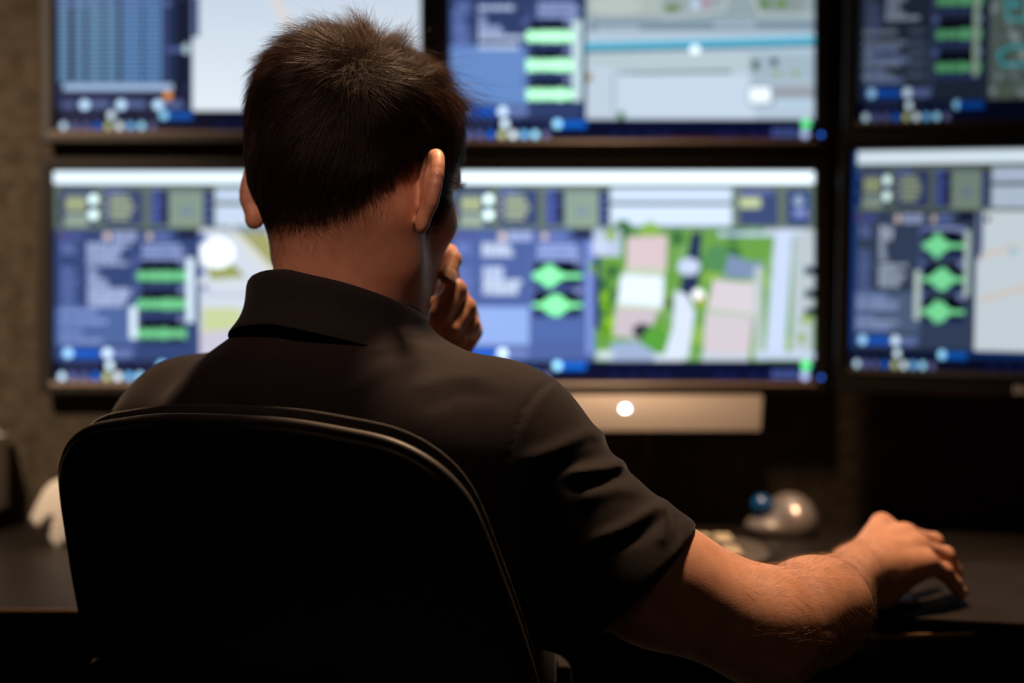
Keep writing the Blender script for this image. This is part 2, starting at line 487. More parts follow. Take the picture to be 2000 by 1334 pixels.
def panel(r, bg=(56, 74, 120), lo_=(84, 106, 160), dim=1.0, tab=True):
    g = lambda c: tuple(v * dim for v in c[:3]) + ((c[3],) if len(c) > 3 else ())
    r.R(108, 448, 388, 703, g(bg))
    if tab:
        r.R(118, 453, 160, 466, g((80, 90, 150))); r.R(114, 455, 120, 464, g((120, 70, 70)))
        r.O(209, 461, 8, g((225, 200, 195))); r.text(222, 453, 270, 2, 9, g((190, 200, 240)), 7, 0.1)
        r.O(291, 461, 7, g((215, 195, 190))); r.text(302, 453, 335, 2, 9, g((110, 125, 190)), 7, 0.1)
        r.R(346, 450, 384, 465, g((20, 26, 50)))
    r.text(120, 474, 150, 3, 8, g((120, 136, 200)), 5, 0.1)
    r.text(120, 520, 152, 10, 8, g((110, 128, 190)), 5, 0.3, 2)
    r.R(108, 598, 262, 672, g(lo_))
    r.text(119, 603, 190, 1, 9, g((150, 168, 225)), 9, 0.0); r.text(119, 622, 212, 1, 9, g((150, 168, 225)), 9, 0.0)
    r.text(119, 643, 160, 1, 9, g((140, 158, 215)), 9, 0.0); r.text(119, 661, 200, 1, 9, g((150, 168, 225)), 8, 0.0)
    r.R(261, 488, 263, 690, g((96, 112, 170)))
    r.text(278, 476, 362, 3, 11, g((165, 180, 232)), 8, 0.2, 5)
    r.R(120, 680, 196, 697, g((28, 92, 200))); r.O(133, 688, 9, g((170, 220, 255, 1.5)))
    r.R(205, 680, 258, 697, g((110, 125, 180))); r.O(209, 688, 9, g((215, 235, 255, 1.6)))


def squeeze(r, f):
    i = (np.arange(W0) / f).astype(int); r.a = r.a[:, np.minimum(i, W0 - 40)]; return r


def scr_lower_left():
    r = Ras((40, 52, 88)); cards(r); panel(r)
    r.text(170, 474, 258, 5, 9, (185, 200, 240), 7, 0.35, 1); r.text(172, 522, 195, 3, 8, (175, 190, 235), 6, 0.4, 2)
    r.text(172, 544, 212, 2, 9, (185, 200, 240), 7, 0.2, 4); r.text(172, 562, 255, 2, 9, (195, 208, 245), 8, 0.05, 7); r.text(172, 580, 250, 2, 9, (195, 208, 245), 8, 0.1, 9)
    waves(r, (538, 593, 650), kind='band', gain=1.1)
    r.R(364, 503, 378, 628, (225, 240, 250, 1.15)); r.R(253, 597, 267, 660, (225, 240, 250, 1.15))
    r.R(389, 447, 818, 703, (222, 226, 236))
    for x, y, q in ((395, 465, 9), (402, 500, 7), (392, 530, 8), (398, 560, 6)): r.O(x, y, q, (60, 80, 150)); r.O(x + 8, y + 6, 4, (205, 215, 245))
    r.poly([(440, 450), (520, 450), (600, 620), (540, 540)], (172, 168, 110)); r.poly([(400, 500), (450, 510), (480, 540), (410, 545)], (160, 165, 95))
    r.L(450, 448, 560, 560, 14, (228, 226, 215)); r.R(385, 547, 818, 556, (226, 228, 232)); r.R(400, 570, 818, 578, (205, 208, 220))
    r.O(424, 493, 34, (245, 252, 255, 1.35), 30)
    r.poly([(395, 600), (470, 600), (470, 640), (395, 650)], (212, 218, 160)); r.poly([(389, 648), (460, 640), (480, 690), (389, 700)], (214, 205, 222))
    r.text(440, 448, 530, 1, 8, (120, 140, 190), 5, 0.1)
    taskbar(r); return r


def aerial(r, seed=5):
    rr = random.Random(seed)
    r.R(389, 447, 818, 703, (108, 158, 74))
    for i in range(70): r.O(389 + rr.random() * 429, 447 + rr.random() * 256, 8 + rr.random() * 12, rr.choice([(86, 140, 60), (62, 112, 62), (140, 180, 80), (120, 168, 96)]))
    for i in range(26): r.O(386 + rr.random() * 42, 470 + rr.random() * 200, 9, rr.choice([(150, 200, 30), (110, 165, 30), (60, 110, 60)]), 12)
    r.R(386, 447, 440, 500, (190, 200, 225)); r.O(400, 480, 16, (205, 212, 235)); r.O(420, 458, 12, (150, 180, 110))
    r.R(389, 500, 400, 640, (36, 50, 96))
    r.poly([(452, 462), (530, 460), (528, 525), (450, 522)], (222, 196, 200)); r.poly([(450, 520), (528, 525), (524, 540), (444, 535)], (196, 208, 176))
    r.poly([(440, 535), (524, 540), (522, 600), (432, 594)], (230, 238, 250, 1.1)); r.poly([(436, 592), (520, 598), (512, 604), (430, 600)], (200, 210, 170))
    r.poly([(430, 600), (515, 604), (498, 640), (470, 660), (424, 655)], (208, 192, 198)); r.O(482, 645, 20, (58, 58, 70), 15)
    r.O(508, 665, 26, (90, 158, 62), 30); r.poly([(420, 668), (470, 664), (512, 690), (505, 706), (418, 706)], (160, 175, 205))
    r.R(392, 684, 424, 700, (214, 224, 230))
    r.poly([(578, 455), (598, 452), (592, 540), (585, 590), (560, 575), (555, 560)], (42, 52, 86)); r.O(572, 520, 22, (205, 215, 240), 17)
    r.poly([(545, 565), (570, 575), (584, 610), (570, 700), (520, 702), (540, 640)], (222, 228, 244)); r.R(505, 690, 560, 703, (222, 228, 240))
    r.O(531, 590, 10, (92, 116, 58), 12)
    r.O(628, 505, 26, (86, 140, 90), 28); r.poly([(650, 495), (690, 510), (720, 512), (712, 545), (640, 540)], (128, 144, 178))
    r.poly([(620, 545), (705, 552), (700, 612), (608, 600)], (220, 206, 212)); r.poly([(606, 600), (700, 612), (698, 620), (604, 610)], (186, 200, 176))
    r.poly([(604, 610), (698, 620), (690, 690), (600, 686)], (214, 200, 206)); r.poly([(600, 686), (690, 690), (688, 704), (596, 704)], (200, 206, 214))
    r.O(590, 575, 12, (240, 240, 235, 1.4)); r.O(594, 585, 5, (225, 110, 70))
    r.poly([(740, 447), (776, 447), (758, 700), (720, 700)], (205, 215, 240)); r.R(700, 520, 716, 700, (190, 200, 196)); r.R(718, 500, 722, 700, (120, 165, 90))
    r.poly([(778, 447), (818, 447), (812, 700), (770, 700)], (188, 196, 200))
    for y in (520, 565, 600): r.R(798, y, 818, y + 16, (30, 38, 58))
    r.R(790, 615, 812, 630, (150, 180, 90)); r.R(785, 650, 800, 668, (150, 175, 100)); r.R(700, 685, 818, 700, (200, 210, 235))
    r.text(630, 452, 750, 1, 8, (205, 215, 250), 9, 0.05); r.text(720, 448, 800, 1, 8, (215, 222, 250), 8, 0.05)


def scr_lower_center():
    r = Ras((60, 76, 120)); cards(r, 1.04); panel(r, (78, 96, 150), (142, 168, 222), 1.05)
    r.text(170, 474, 245, 3, 9, (225, 235, 255), 8, 0.3, 2); r.text(172, 520, 212, 3, 9, (215, 228, 255), 8, 0.05, 5); r.text(172, 545, 250, 3, 10, (225, 236, 255), 9, 0.15, 4)
    waves(r, (538, 595), kind='bump', gain=1.25)
    r.R(268, 626, 362, 664, (84, 108, 168)); r.R(372, 470, 386, 690, (130, 148, 215))
    aerial(r); taskbar(r, 1.05); return r


def scr_upper_left():
    r = Ras((28, 42, 72))
    cols = [(112, 132), (142, 162), (168, 198), (202, 226), (234, 272), (278, 312)]
    r.R(108, 335, 314, 648, (20, 34, 62))
    for y in range(335, 645, 9):
        for i, (a, b2) in enumerate(cols):
            for x in np.arange(a, b2, 5): r.R(x, y, x + 3.6, y + 6, ((118, 166, 206), (112, 160, 216))[i > 3])
    r.R(316, 500, 324, 645, (60, 75, 120))
    for x in range(115, 340, 26): r.O(x, 494, 7, (90, 110, 165))
    r.R(346, 490, 360, 650, (10, 16, 34))
    r.R(322, 580, 352, 590, (80, 95, 150)); r.O(360, 583, 7, (165, 185, 195, 1.3), 10)
    r.R(121, 651, 334, 664, (165, 190, 225, 1.05)); r.R(336, 649, 348, 666, (8, 12, 26))
    r.R(106, 668, 372, 703, (34, 42, 74)); r.R(260, 668, 368, 680, (24, 28, 50)); r.O(324, 674, 8, (245, 150, 40, 1.1))
    for x in (162, 233, 305): r.R(x - 10, 684, x + 48, 698, (92, 105, 150)); r.O(x, 692, 9, (185, 215, 240, 1.6))
    r.R(118, 686, 145, 698, (84, 96, 140))
    r.R(372, 335, 818, 709, (222, 232, 242)); yy = np.clip((r.yy - 480) / 220, 0, 1)[..., None]
    m = (r.xx > 372) & (r.yy < 709); r.a[m] = (r.lin((212, 222, 234)) * (1 - yy) + r.lin((240, 246, 252)) * yy)[m]
    r.L(508, 440, 560, 540, 18, (232, 222, 218))
    r.R(373, 480, 385, 560, (40, 60, 110))
    taskbar(r, 0.85); return r


def scr_upper_center():
    r = Ras((50, 66, 104)); panel(r, (52, 66, 106), (104, 138, 198), 1.0, False)
    r.R(108, 560, 262, 676, (108, 142, 200))
    r.text(112, 490, 140, 9, 9, (110, 130, 195), 6, 0.1, 2)
    r.text(163, 482, 235, 1, 9, (200, 212, 245), 9, 0.05); r.text(163, 500, 180, 3, 9, (170, 185, 230), 6, 0.3); r.text(163, 522, 215, 2, 9, (185, 200, 240), 7, 0.2)
    r.text(163, 540, 252, 1, 9, (210, 222, 250), 9, 0.0); r.text(163, 558, 240, 1, 9, (210, 222, 250), 9, 0.0)
    waves(r, (542, 598, 655), 256, 344, 'full', 1.7)
    r.R(345, 510, 364, 668, (205, 228, 232, 1.0)); r.R(364, 440, 372, 703, (34, 48, 84))
    r.R(372, 335, 818, 704, (188, 204, 218)); r.R(372, 335, 818, 508, (150, 165, 168))
    r.R(376, 430, 520, 502, (178, 188, 180)); r.O(430, 482, 50, (190, 198, 190), 20)
    r.poly([(520, 445), (640, 445), (630, 500), (520, 502)], (158, 168, 170)); r.O(540, 487, 16, (110, 138, 84), 8); r.O(600, 478, 16, (180, 140, 160), 8); r.O(585, 480, 10, (190, 215, 235))
    r.poly([(690, 445), (800, 445), (790, 500), (700, 500)], (140, 152, 150)); r.O(720, 478, 12, (90, 128, 56), 8); r.O(752, 478, 12, (100, 138, 60), 8)
    r.L(690, 450, 710, 500, 5, (195, 205, 205)); r.L(710, 500, 818, 500, 5, (195, 205, 205)); r.L(650, 445, 640, 490, 5, (195, 205, 205)); r.L(640, 490, 520, 506, 5, (190, 200, 200))
    r.R(376, 510, 818, 532, (130, 148, 160)); r.text(395, 522, 480, 1, 9, (190, 205, 225), 7, 0.05); r.text(622, 516, 706, 1, 9, (190, 205, 225), 7, 0.05)
    r.poly([(370, 555), (818, 542), (818, 556), (370, 568)], (88, 184, 214)); r.poly([(370, 568), (818, 556), (818, 562), (370, 574)], (70, 100, 110))
    r.O(584, 569, 10, (235, 245, 250, 1.5)); r.text(545, 579, 625, 1, 8, (215, 228, 240), 6, 0.05)
    r.R(372, 575, 700, 606, (192, 204, 208)); r.poly([(436, 612), (656, 608), (656, 613), (436, 617)], (92, 112, 92))
    r.R(430, 616, 700, 704, (206, 218, 232, 1.02)); r.R(423, 620, 428, 690, (170, 182, 200)); r.R(372, 600, 422, 704, (200, 212, 224))
    r.R(690, 575, 818, 630, (168, 186, 196)); r.O(702, 598, 8, (70, 90, 80), 10); r.O(738, 592, 8, (70, 90, 90), 8); r.O(744, 615, 6, (150, 170, 90)); r.O(780, 613, 6, (150, 170, 90))
    r.R(688, 636, 736, 676, (80, 105, 120)); r.R(690, 640, 732, 672, (240, 248, 252, 1.2)); r.R(738, 636, 818, 664, (160, 162, 170)); r.R(738, 664, 818, 676, (190, 215, 232))
    r.O(440, 696, 8, (90, 128, 90), 9); r.O(376, 622, 7, (150, 130, 100), 10)
    taskbar(r, 1.0); r.R(500, 738, 740, 742, (80, 24, 18)); return r


def scr_lower_right():
    d = 0.92
    r = Ras((40, 50, 70)); cards(r, d); panel(r, (62, 74, 98), (92, 108, 138), 0.95)
    r.R(105, 335, 112, 703, (10, 62, 130))
    r.text(168, 474, 200, 3, 9, (190, 198, 215), 8, 0.1, 2); r.text(168, 502, 192, 4, 10, (180, 190, 210), 8, 0.5, 5); r.text(168, 545, 240, 5, 9, (185, 195, 215), 7, 0.4, 4)
    for y in (615, 650): r.text(119, y, 225, 1, 9, (150, 165, 200), 9, 0.1)
    waves(r, (511, 573, 633), kind='bump', gain=0.95)
    r.R(362, 483, 375, 604, (190, 208, 200)); r.R(250, 557, 264, 648, (205, 220, 212))
    r.R(388, 447, 818, 703, (222, 230, 234)); r.R(390, 447, 402, 535, (60, 80, 120)); r.O(412, 462, 6, (50, 55, 60))
    r.L(400, 530, 480, 510, 9, (236, 216, 202)); r.L(400, 610, 560, 570, 9, (236, 216, 202)); r.O(470, 520, 10, (190, 220, 226))
    taskbar(r, 0.9); r.R(105, 705, 818, 720, (24, 34, 60)); r.R(375, 706, 818, 716, (12, 50, 100)); r.R(318, 706, 372, 720, (22, 90, 180)); r.O(316, 712, 8.5, (150, 215, 250, 1.6)); r.O(214, 712, 7, (215, 235, 245, 1.6))
    return r


def scr_upper_right():
    r = Ras((36, 46, 62)); panel(r, (46, 56, 74), (58, 72, 88), 0.85, False)
    r.text(114, 480, 146, 14, 8, (78, 88, 108), 4, 0.3, 3); r.text(160, 492, 205, 6, 9, (150, 160, 178), 7, 0.4, 4); r.text(160, 545, 232, 1, 9, (160, 170, 185), 8, 0.0)
    for y, x in ((570, 185), (590, 205), (610, 140), (630, 195), (652, 180)): r.text(113, y, x, 1, 9, (132, 142, 156), 8, 0.0); r.text(212, y, 248, 1, 9, (90, 102, 124), 8, 0.1)
    waves(r, (520, 582, 643), kind='band', gain=0.62)
    r.R(345, 460, 358, 660, (150, 168, 150))
    r.R(380, 335, 818, 703, (92, 104, 100)); rr = random.Random(4)
    for i in range(420): r.O(382 + rr.random() * 436, 470 + rr.random() * 233, 4 + 5 * rr.random(), rr.choice([(70, 84, 74), (118, 130, 128), (88, 100, 78), (150, 160, 160), (100, 106, 104)]))
    for q in ([(410, 495), (455, 495), (455, 560), (415, 556), (410, 495)], [(400, 618), (430, 606), (470, 612), (480, 640), (405, 640), (400, 618)], [(460, 500), (520, 500)]):
        for (a, b2), (c2, d2) in zip(q, q[1:]): r.L(a, b2, c2, d2, 4, (40, 190, 200))
    r.O(430, 530, 7, (50, 180, 190))
    taskbar(r, 0.85); r.R(375, 703, 818, 742, (12, 18, 34)); r.R(318, 706, 372, 720, (16, 70, 150)); return r


def mat_screen(gain):
    m = bpy.data.materials.new('display_picture'); m.use_nodes = True; nt = m.node_tree
    b = nt.nodes['Principled BSDF']; b.inputs['Base Color'].default_value = (0.004, 0.004, 0.005, 1); b.inputs['Roughness'].default_value = 0.22; b.inputs['Specular IOR Level'].default_value = 0.25
    a = nt.nodes.new('ShaderNodeAttribute'); a.attribute_name = 'picture'
    nt.links.new(a.outputs['Color'], b.inputs['Emission Color']); b.inputs['Emission Strength'].default_value = gain
    return m


SW, SH = 0.539, 0.3077


def screen_mesh(ras, gain, parent, SW=0.539):
    nx, ny = 237, 135
    A = ras.a[:405, :711].reshape(135, 3, 237, 3, 3).mean((1, 3))[::-1]
    xs = np.linspace(-SW / 2, SW / 2, nx + 1); zs = np.linspace(-SH / 2, SH / 2, ny + 1)
    V = np.zeros((ny + 1, nx + 1, 3)); V[..., 0] = xs[None]; V[..., 2] = zs[:, None]
    i = np.arange(ny)[:, None] * (nx + 1) + np.arange(nx)[None]
    F = np.stack([i, i + 1, i + nx + 2, i + nx + 1], -1).reshape(-1, 4)
    o = np_mesh('display', V.reshape(-1, 3), F, mat_screen(gain), parent, False)
    A = A * np.array([0.93, 0.98, 1.02])
    at = o.data.color_attributes.new('picture', 'FLOAT_COLOR', 'CORNER')
    col = np.ones((len(F), 4, 4), np.float32); col[..., :3] = A.reshape(-1, 1, 3)
    at.data.foreach_set('color', col.ravel())
    return o


def frame_bm(bm, x0, x1, z0, z1, prof):
    """rectangular frame: prof = list of (outset, y) around the inner rectangle."""
    rings = []
    for o_, y in prof:
        rings.append([bm.verts.new(v) for v in ((x0 - o_, y, z0 - o_), (x1 + o_, y, z0 - o_), (x1 + o_, y, z1 + o_), (x0 - o_, y, z1 + o_))])
    for a, b2 in zip(rings, rings[1:]):
        for i in range(4): bm.faces.new((a[i], a[(i + 1) % 4], b2[(i + 1) % 4], b2[i]))
    return rings


def monitor(px, D, ztop, yaw, ras, gain, label, dell=False, led=None, bz=0.0185, bmat='bezel', SW=0.539, roll=0.0):
    """px: photo column of the display's left edge; D: its distance."""
    ux, uy = math.cos(yaw), -math.sin(yaw)
    x = (px - 1000) / FPX * D + ux * SW / 2; y = D + uy * SW / 2
    r = empty('computer_monitor', (x, y, ztop - SH / 2), -yaw, label, 'computer monitor')
    r.rotation_euler = (0, roll, -yaw)
    screen_mesh(ras, gain, r, SW)
    hx, hz = SW / 2, SH / 2
    bm = bmesh.new()
    frame_bm(bm, -hx, hx, -hz, hz, [(-0.0005, 0.001), (0.0, 0.0), (0.0015, -0.006), (0.009, -0.0095), (bz, -0.0095), (bz + 0.0015, -0.0075), (bz + 0.0015, 0.010)])
    bm_obj('bezel', bm, M[bmat], r, auto=0.6)
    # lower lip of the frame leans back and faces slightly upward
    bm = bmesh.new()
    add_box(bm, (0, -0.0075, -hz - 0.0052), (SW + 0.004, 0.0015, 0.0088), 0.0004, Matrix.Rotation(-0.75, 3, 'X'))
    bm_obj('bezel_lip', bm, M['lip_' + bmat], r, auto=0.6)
    bm = bmesh.new(); add_box(bm, (0, 0.0165, 0), (SW + 2 * bz + 0.001, 0.021, SH + 2 * bz + 0.001), 0.006)
    bm_obj('housing', bm, M['bezel_black'], r, auto=0.6)
    dist = (WALLY - y) / math.cos(yaw)
    bm = bmesh.new(); add_box(bm, (0, 0.028, 0), (0.11, 0.008, 0.11), 0.002)
    add_box(bm, (0, (0.03 + dist) / 2, 0), (0.05, dist - 0.028, 0.06), 0.002)
    bm_obj('wall_bracket', bm, M['bezel_black'], r, auto=0.6)
    if led:
        lathe('power_light', [(0.0001, -0.0008), (0.0026, -0.0006), (0.0028, 0.0), (0.0028, 0.0022)], M[led], r, (hx + 0.0085, -0.0098, -hz + 0.004), 16, 'y')
    if dell:
        box('chin', (0, 0.0015, -hz - bz - 0.0085), (SW + 2 * bz + 0.002, 0.022, 0.0195), M['bezel_black'], r, 0.002)
        bm = bmesh.new()
        h = 0.0095; cx = -0.020; z0 = -hz - 0.0285; yb = -0.0098

        def bar(x0, z0_, x1, z1, w=0.0016):
            d = Vector((x1 - x0, 0, z1 - z0_)); L = d.length; ang = math.atan2(d.z, d.x)
            add_box(bm, ((x0 + x1) / 2, yb, (z0_ + z1) / 2), (L + w * 0.6, 0.0014, w), 0, Matrix.Rotation(-ang, 3, 'Y'))
        # D
        bar(cx, z0, cx, z0 + h, 0.0018); q = [(0, h), (0.003, h), (0.0055, h * .78), (0.0062, h * .5), (0.0055, h * .22), (0.003, 0), (0, 0)]
        for (a, b2), (c2, d2) in zip(q, q[1:]): bar(cx + a, z0 + b2, cx + c2, z0 + d2)
        # tilted E
        rt = lambda x_, z_: (cx + 0.0085 + 0.003 + (x_ - 0.003) * math.cos(0.5) - (z_ - h / 2) * math.sin(0.5), z0 + h / 2 + (x_ - 0.003) * math.sin(0.5) + (z_ - h / 2) * math.cos(0.5))
        for (a, b2, c2, d2) in ((0, 0, 0, h), (0, 0, .005, 0), (0, h / 2, .005, h / 2), (0, h, .005, h)):
            p0 = rt(a, b2); p1 = rt(c2, d2); bar(p0[0], p0[1], p1[0], p1[1], 0.0013)
        for k in (0.0175, 0.0245): bar(cx + k, z0, cx + k, z0 + h, 0.0018); bar(cx + k, z0, cx + k + 0.005, z0, 0.0016)
        o = bm_obj('logo', bm, M['logo'], r); o['label'] = 'silver DELL lettering'
    return r


M['lip_bezel'] = mat('bezel_lip_lit', (0.17, 0.115, 0.085), 0.4)  # lighter than the bezel: overhead light on the lip put into colour
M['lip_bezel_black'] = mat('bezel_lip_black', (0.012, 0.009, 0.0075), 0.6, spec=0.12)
LT = CAMZ + 290 / FPX * 2.1
monitor(105, 2.1, LT, 0, scr_lower_left(), 1.0, 'lower left wall monitor showing text columns, three green waveform strips and a pale map')
monitor(877, 2.1, LT, 0, scr_lower_center(), 1.12, 'lower centre monitor showing a green aerial view of houses beside two waveforms', led='led_blue')
monitor(108, 2.1, CAMZ + 372 / FPX * 2.1 + SH, 0, scr_upper_left(), 0.95, 'upper left monitor showing a dense blue table beside a blank white map')
monitor(877, 2.1, CAMZ + 355 / FPX * 2.1 + SH, 0, scr_upper_center(), 1.0, 'upper centre monitor showing a pale aerial road view with a cyan line', led='led_blue')
monitor(1664, 2.03, CAMZ + 322 / FPX * 2.03, math.radians(17), squeeze(scr_lower_right(), 0.87), 0.8, 'lower right black monitor showing a white map beside three green waveform blobs', dell=True, bmat='bezel_black', SW=0.485, roll=math.radians(1.2))
monitor(1680, 2.03, CAMZ + 381 / FPX * 2.03 + SH, math.radians(15), squeeze(scr_upper_right(), 0.91), 0.62, 'upper right dim monitor showing a dark satellite map with cyan outlines', bmat='bezel_black', SW=0.50, roll=math.radians(1.2))

# silver bar with a white light, fixed below the lower centre monitor
bx0 = (1105 - 1000) / FPX * 2.08; bx1 = (1494 - 1000) / FPX * 2.08
zt = CAMZ - (770 - HZ) / FPX * 2.08; zb = CAMZ - (841 - HZ) / FPX * 2.08
bar_o = empty('sound_bar', ((bx0 + bx1) / 2, 2.08, zb), 0, 'silver bar with a glowing white dot under the lower centre monitor', 'sound bar')
bm = bmesh.new(); cx = (bx1 - bx0) / 2; hh = zt - zb
vs = [bm.verts.new(p) for p in ((-cx, -0.018, 0), (cx - 0.008, -0.018, 0), (cx, 0.012, hh), (-cx, 0.012, hh), (-cx, 0.050, 0.006), (cx - 0.008, 0.050, 0.006), (cx, 0.050, hh), (-cx, 0.050, hh))]
for f in ((0, 1, 2, 3), (5, 4, 7, 6), (4, 0, 3, 7), (1, 5, 6, 2), (3, 2, 6, 7), (4, 5, 1, 0)): bm.faces.new([vs[i] for i in f])
bmesh.ops.bevel(bm, geom=bm.edges[:], offset=0.003, segments=3, affect='EDGES', profile=0.5)
bm_obj('body', bm, M['silver'], bar_o, auto=0.6)
lx = (1221 - 1000) / FPX * 2.08 - (bx0 + bx1) / 2
lathe('indicator_light', [(0.0001, -0.0012), (0.0052, -0.0010), (0.0058, 0.0), (0.0058, 0.004)], M['led_white'], bar_o, (lx, -0.001, hh * 0.58), 20, 'y')
for s in (-0.09, 0.02): box('hanger_bracket', (s, 0.030, hh - 0.002), (0.03, 0.03, 0.006), M['black'], bar_o, 0.001)

# small brass bolts of the mounting rails seen between the displays
for (px, py, lab) in ((845, 62, 'small brass wall bolt in the gap right of the upper left monitor'), (1240, 291, 'small brass wall bolt in the gap under the upper centre monitor')):
    p = P(px, py, 2.125)
    t = empty('wall_bolt', (p[0], p[1], p[2]), 0, lab, 'bolt')
    lathe('head', [(0.0001, -0.004), (0.006, -0.0035), (0.0075, 0), (0.0075, 0.004)], M['copper'], t, (0, 0, 0), 6, 'y')
    lathe('shaft', [(0.0035, 0.004), (0.0035, WALLY - 2.125 + 0.005)], M['copper'], t, (0, 0, 0), 12, 'y')

# ------------------------------------------------------------------ desk
DZ = 0.73
dk = empty('desk', (-0.2, 1.9, 0), 0, 'long black laminate desk with a thin brown front edge', 'desk')
front = [(-1.9, 1.50), (0.30, 1.50), (0.355, 1.378), (1.75, 1.60)]
poly = front + [(1.75, WALLY - 0.002), (-1.9, WALLY - 0.002)]
off = lambda L: [(x + 0.2, y - 1.9) for x, y in L]
prism('desktop', off(poly), DZ - 0.024, DZ, M['desk'], dk, 0.0015)
# edge band following the front
eb = bmesh.new()
pts = [(-1.9, 1.4992), (0.2992, 1.4992), (0.3545, 1.3768), (1.75, 1.5985)]
for (a, b2) in zip(pts, pts[1:]):
    d = Vector((b2[0] - a[0], b2[1] - a[1], 0)); L = d.length; an = math.atan2(d.y, d.x)
    add_box(eb, ((a[0] + b2[0]) / 2 + 0.2, (a[1] + b2[1]) / 2 - 1.9, DZ - 0.0022), (L, 0.0022, 0.0046), 0.0006, Matrix.Rotation(an, 3, 'Z'))
bm_obj('edge_band', eb, M['desk_edge'], dk, auto=0.6)
for x in (-1.7, 0.95, 1.65): box('leg', (x + 0.2, 0.0, (DZ - 0.024) / 2), (0.05, 0.44, DZ - 0.024), M['black'], dk, 0.003)

# raised mat under the right hand
prism_poly = [(0.36, 1.398), (0.62, 1.33), (0.90, 1.26), (1.2, 1.26), (1.2, 1.705), (0.33, 1.705), (0.33, 1.55)]
mt = empty('desk_mat', (0.7, 1.5, DZ), 0, 'flat dark brown mat under the hand at the right of the desk', 'desk mat')
prism('top_sheet', [(x - 0.7, y - 1.5) for x, y in prism_poly], 0.006, 0.0145, M['mat'], mt, 0.0015)
prism('base_pad', [(0.39 - 0.7, -0.06), (0.5, 0.06), (0.5, 0.19), (-0.35, 0.19)], 0.0, 0.006, M['rubber'], mt)
MZ = DZ + 0.0145


def extrude_profile(name, pts2, Mx, thick, mat_, parent, bev=0.0015):
    bm = bmesh.new(); a = [bm.verts.new(Mx @ Vector((x, 0, z))) for x, z in pts2]; b2 = [bm.verts.new(Mx @ Vector((x, thick, z))) for x, z in pts2]
    n = len(pts2)
    for i in range(n): bm.faces.new((a[i], a[(i + 1) % n], b2[(i + 1) % n], b2[i]))
    bm.faces.new(a[::-1]); bm.faces.new(b2)
    bmesh.ops.bevel(bm, geom=[e for e in bm.edges], offset=bev, segments=2, affect='EDGES', profile=0.5)
    return bm_obj(name, bm, mat_, parent, auto=0.7)


# cream arched stand behind the chair, leaning over to the right on a small block
ast = empty('headphone_stand', (-0.63, 1.96, DZ), 0, 'cream plastic arch-shaped stand on the desk just left of the chair back', 'stand')
loop = [(57, 1011), (70, 985), (84, 957), (98, 942), (116, 935), (138, 936), (158, 946), (170, 966), (172, 990), (160, 1022), (140, 1046), (109, 1070), (93, 1050),
        (105, 1026), (109, 1010), (107, 1001), (99, 998), (90, 1003), (82, 1016), (73, 1033)]
loop = [P(x, y, 1.93) for x, y in loop]
extrude_profile('arch', [(p[0] + 0.63, p[2] - DZ) for p in loop], Matrix.Translation((0, 1.93 - 1.96, 0)).to_3x3(), 0.028, M['cream'], ast, 0.003).location = (0, -0.03, 0)
box('base', (0.075, -0.015, 0.012), (0.07, 0.05, 0.024), M['black'], ast, 0.003)

# ribbed pale case at the left frame edge
rc = empty('file_organizer', (-0.791, 2.070, DZ), 0, 'ribbed cream upright case at the left edge of the photo', 'file organizer')
for i, (x, h) in enumerate(((0.032, 0.108), (0.018, 0.116), (0.004, 0.126), (-0.010, 0.134), (-0.024, 0.134), (-0.038, 0.134))):
    box('rib', (x + 0.005, 0, 0.028 + h / 2), (0.011, 0.10 - 0.01 * (i == 0), h), M['cream'], rc, 0.002)
box('foot', (0, 0, 0.014), (0.075, 0.09, 0.028), M['black'], rc, 0.001)

# keyboard
kb_c = P(1300, 1066, 1.90)
kb = empty('keyboard', (0.083, 1.785, DZ), -0.02, 'dark keyboard with worn beige keys behind the forearm', 'keyboard')
kb.rotation_euler = (0.04, 0, -0.02); kb.location.z = DZ + 0.0032
rr_ = [(sx * (0.235 - 0.05) + 0.05 * math.cos(q), sy * (0.078 - 0.05) + 0.05 * math.sin(q)) for sx, sy, q0 in ((1, 1, 0), (-1, 1, PI / 2), (-1, -1, PI), (1, -1, 1.5 * PI)) for q in np.linspace(q0, q0 + PI / 2, 9)]
prism('case', rr_, 0.0, 0.016, M['kb_case'], kb, 0.003)
k0 = None
for r_ in range(5):
    for c_ in range(15):
        w = 0.0215
        if k0 is None:
            k0 = box('keycap', (0, 0, 0), (w, 0.023, 0.006), M['key'], kb, 0.002); o = k0
            kd = k0.data.copy(); kd.materials[0] = M['key_dark']; kl = k0.data
        else: o = k0.copy(); C.objects.link(o); o.parent = kb
        o.data = kd if (r_ * 7 + c_ * 3) % 4 == 0 else kl
        o.location = (-0.187 + c_ * 0.0267, -0.055 + r_ * 0.0272, 0.020)
bm = bmesh.new(); add_box(bm, (0, 0.0675, 0.0185), (0.40, 0.006, 0.003), 0.001); bm_obj('top_strip', bm, M['key'], kb, auto=0.6)
# clear round coaster beside the keyboard end


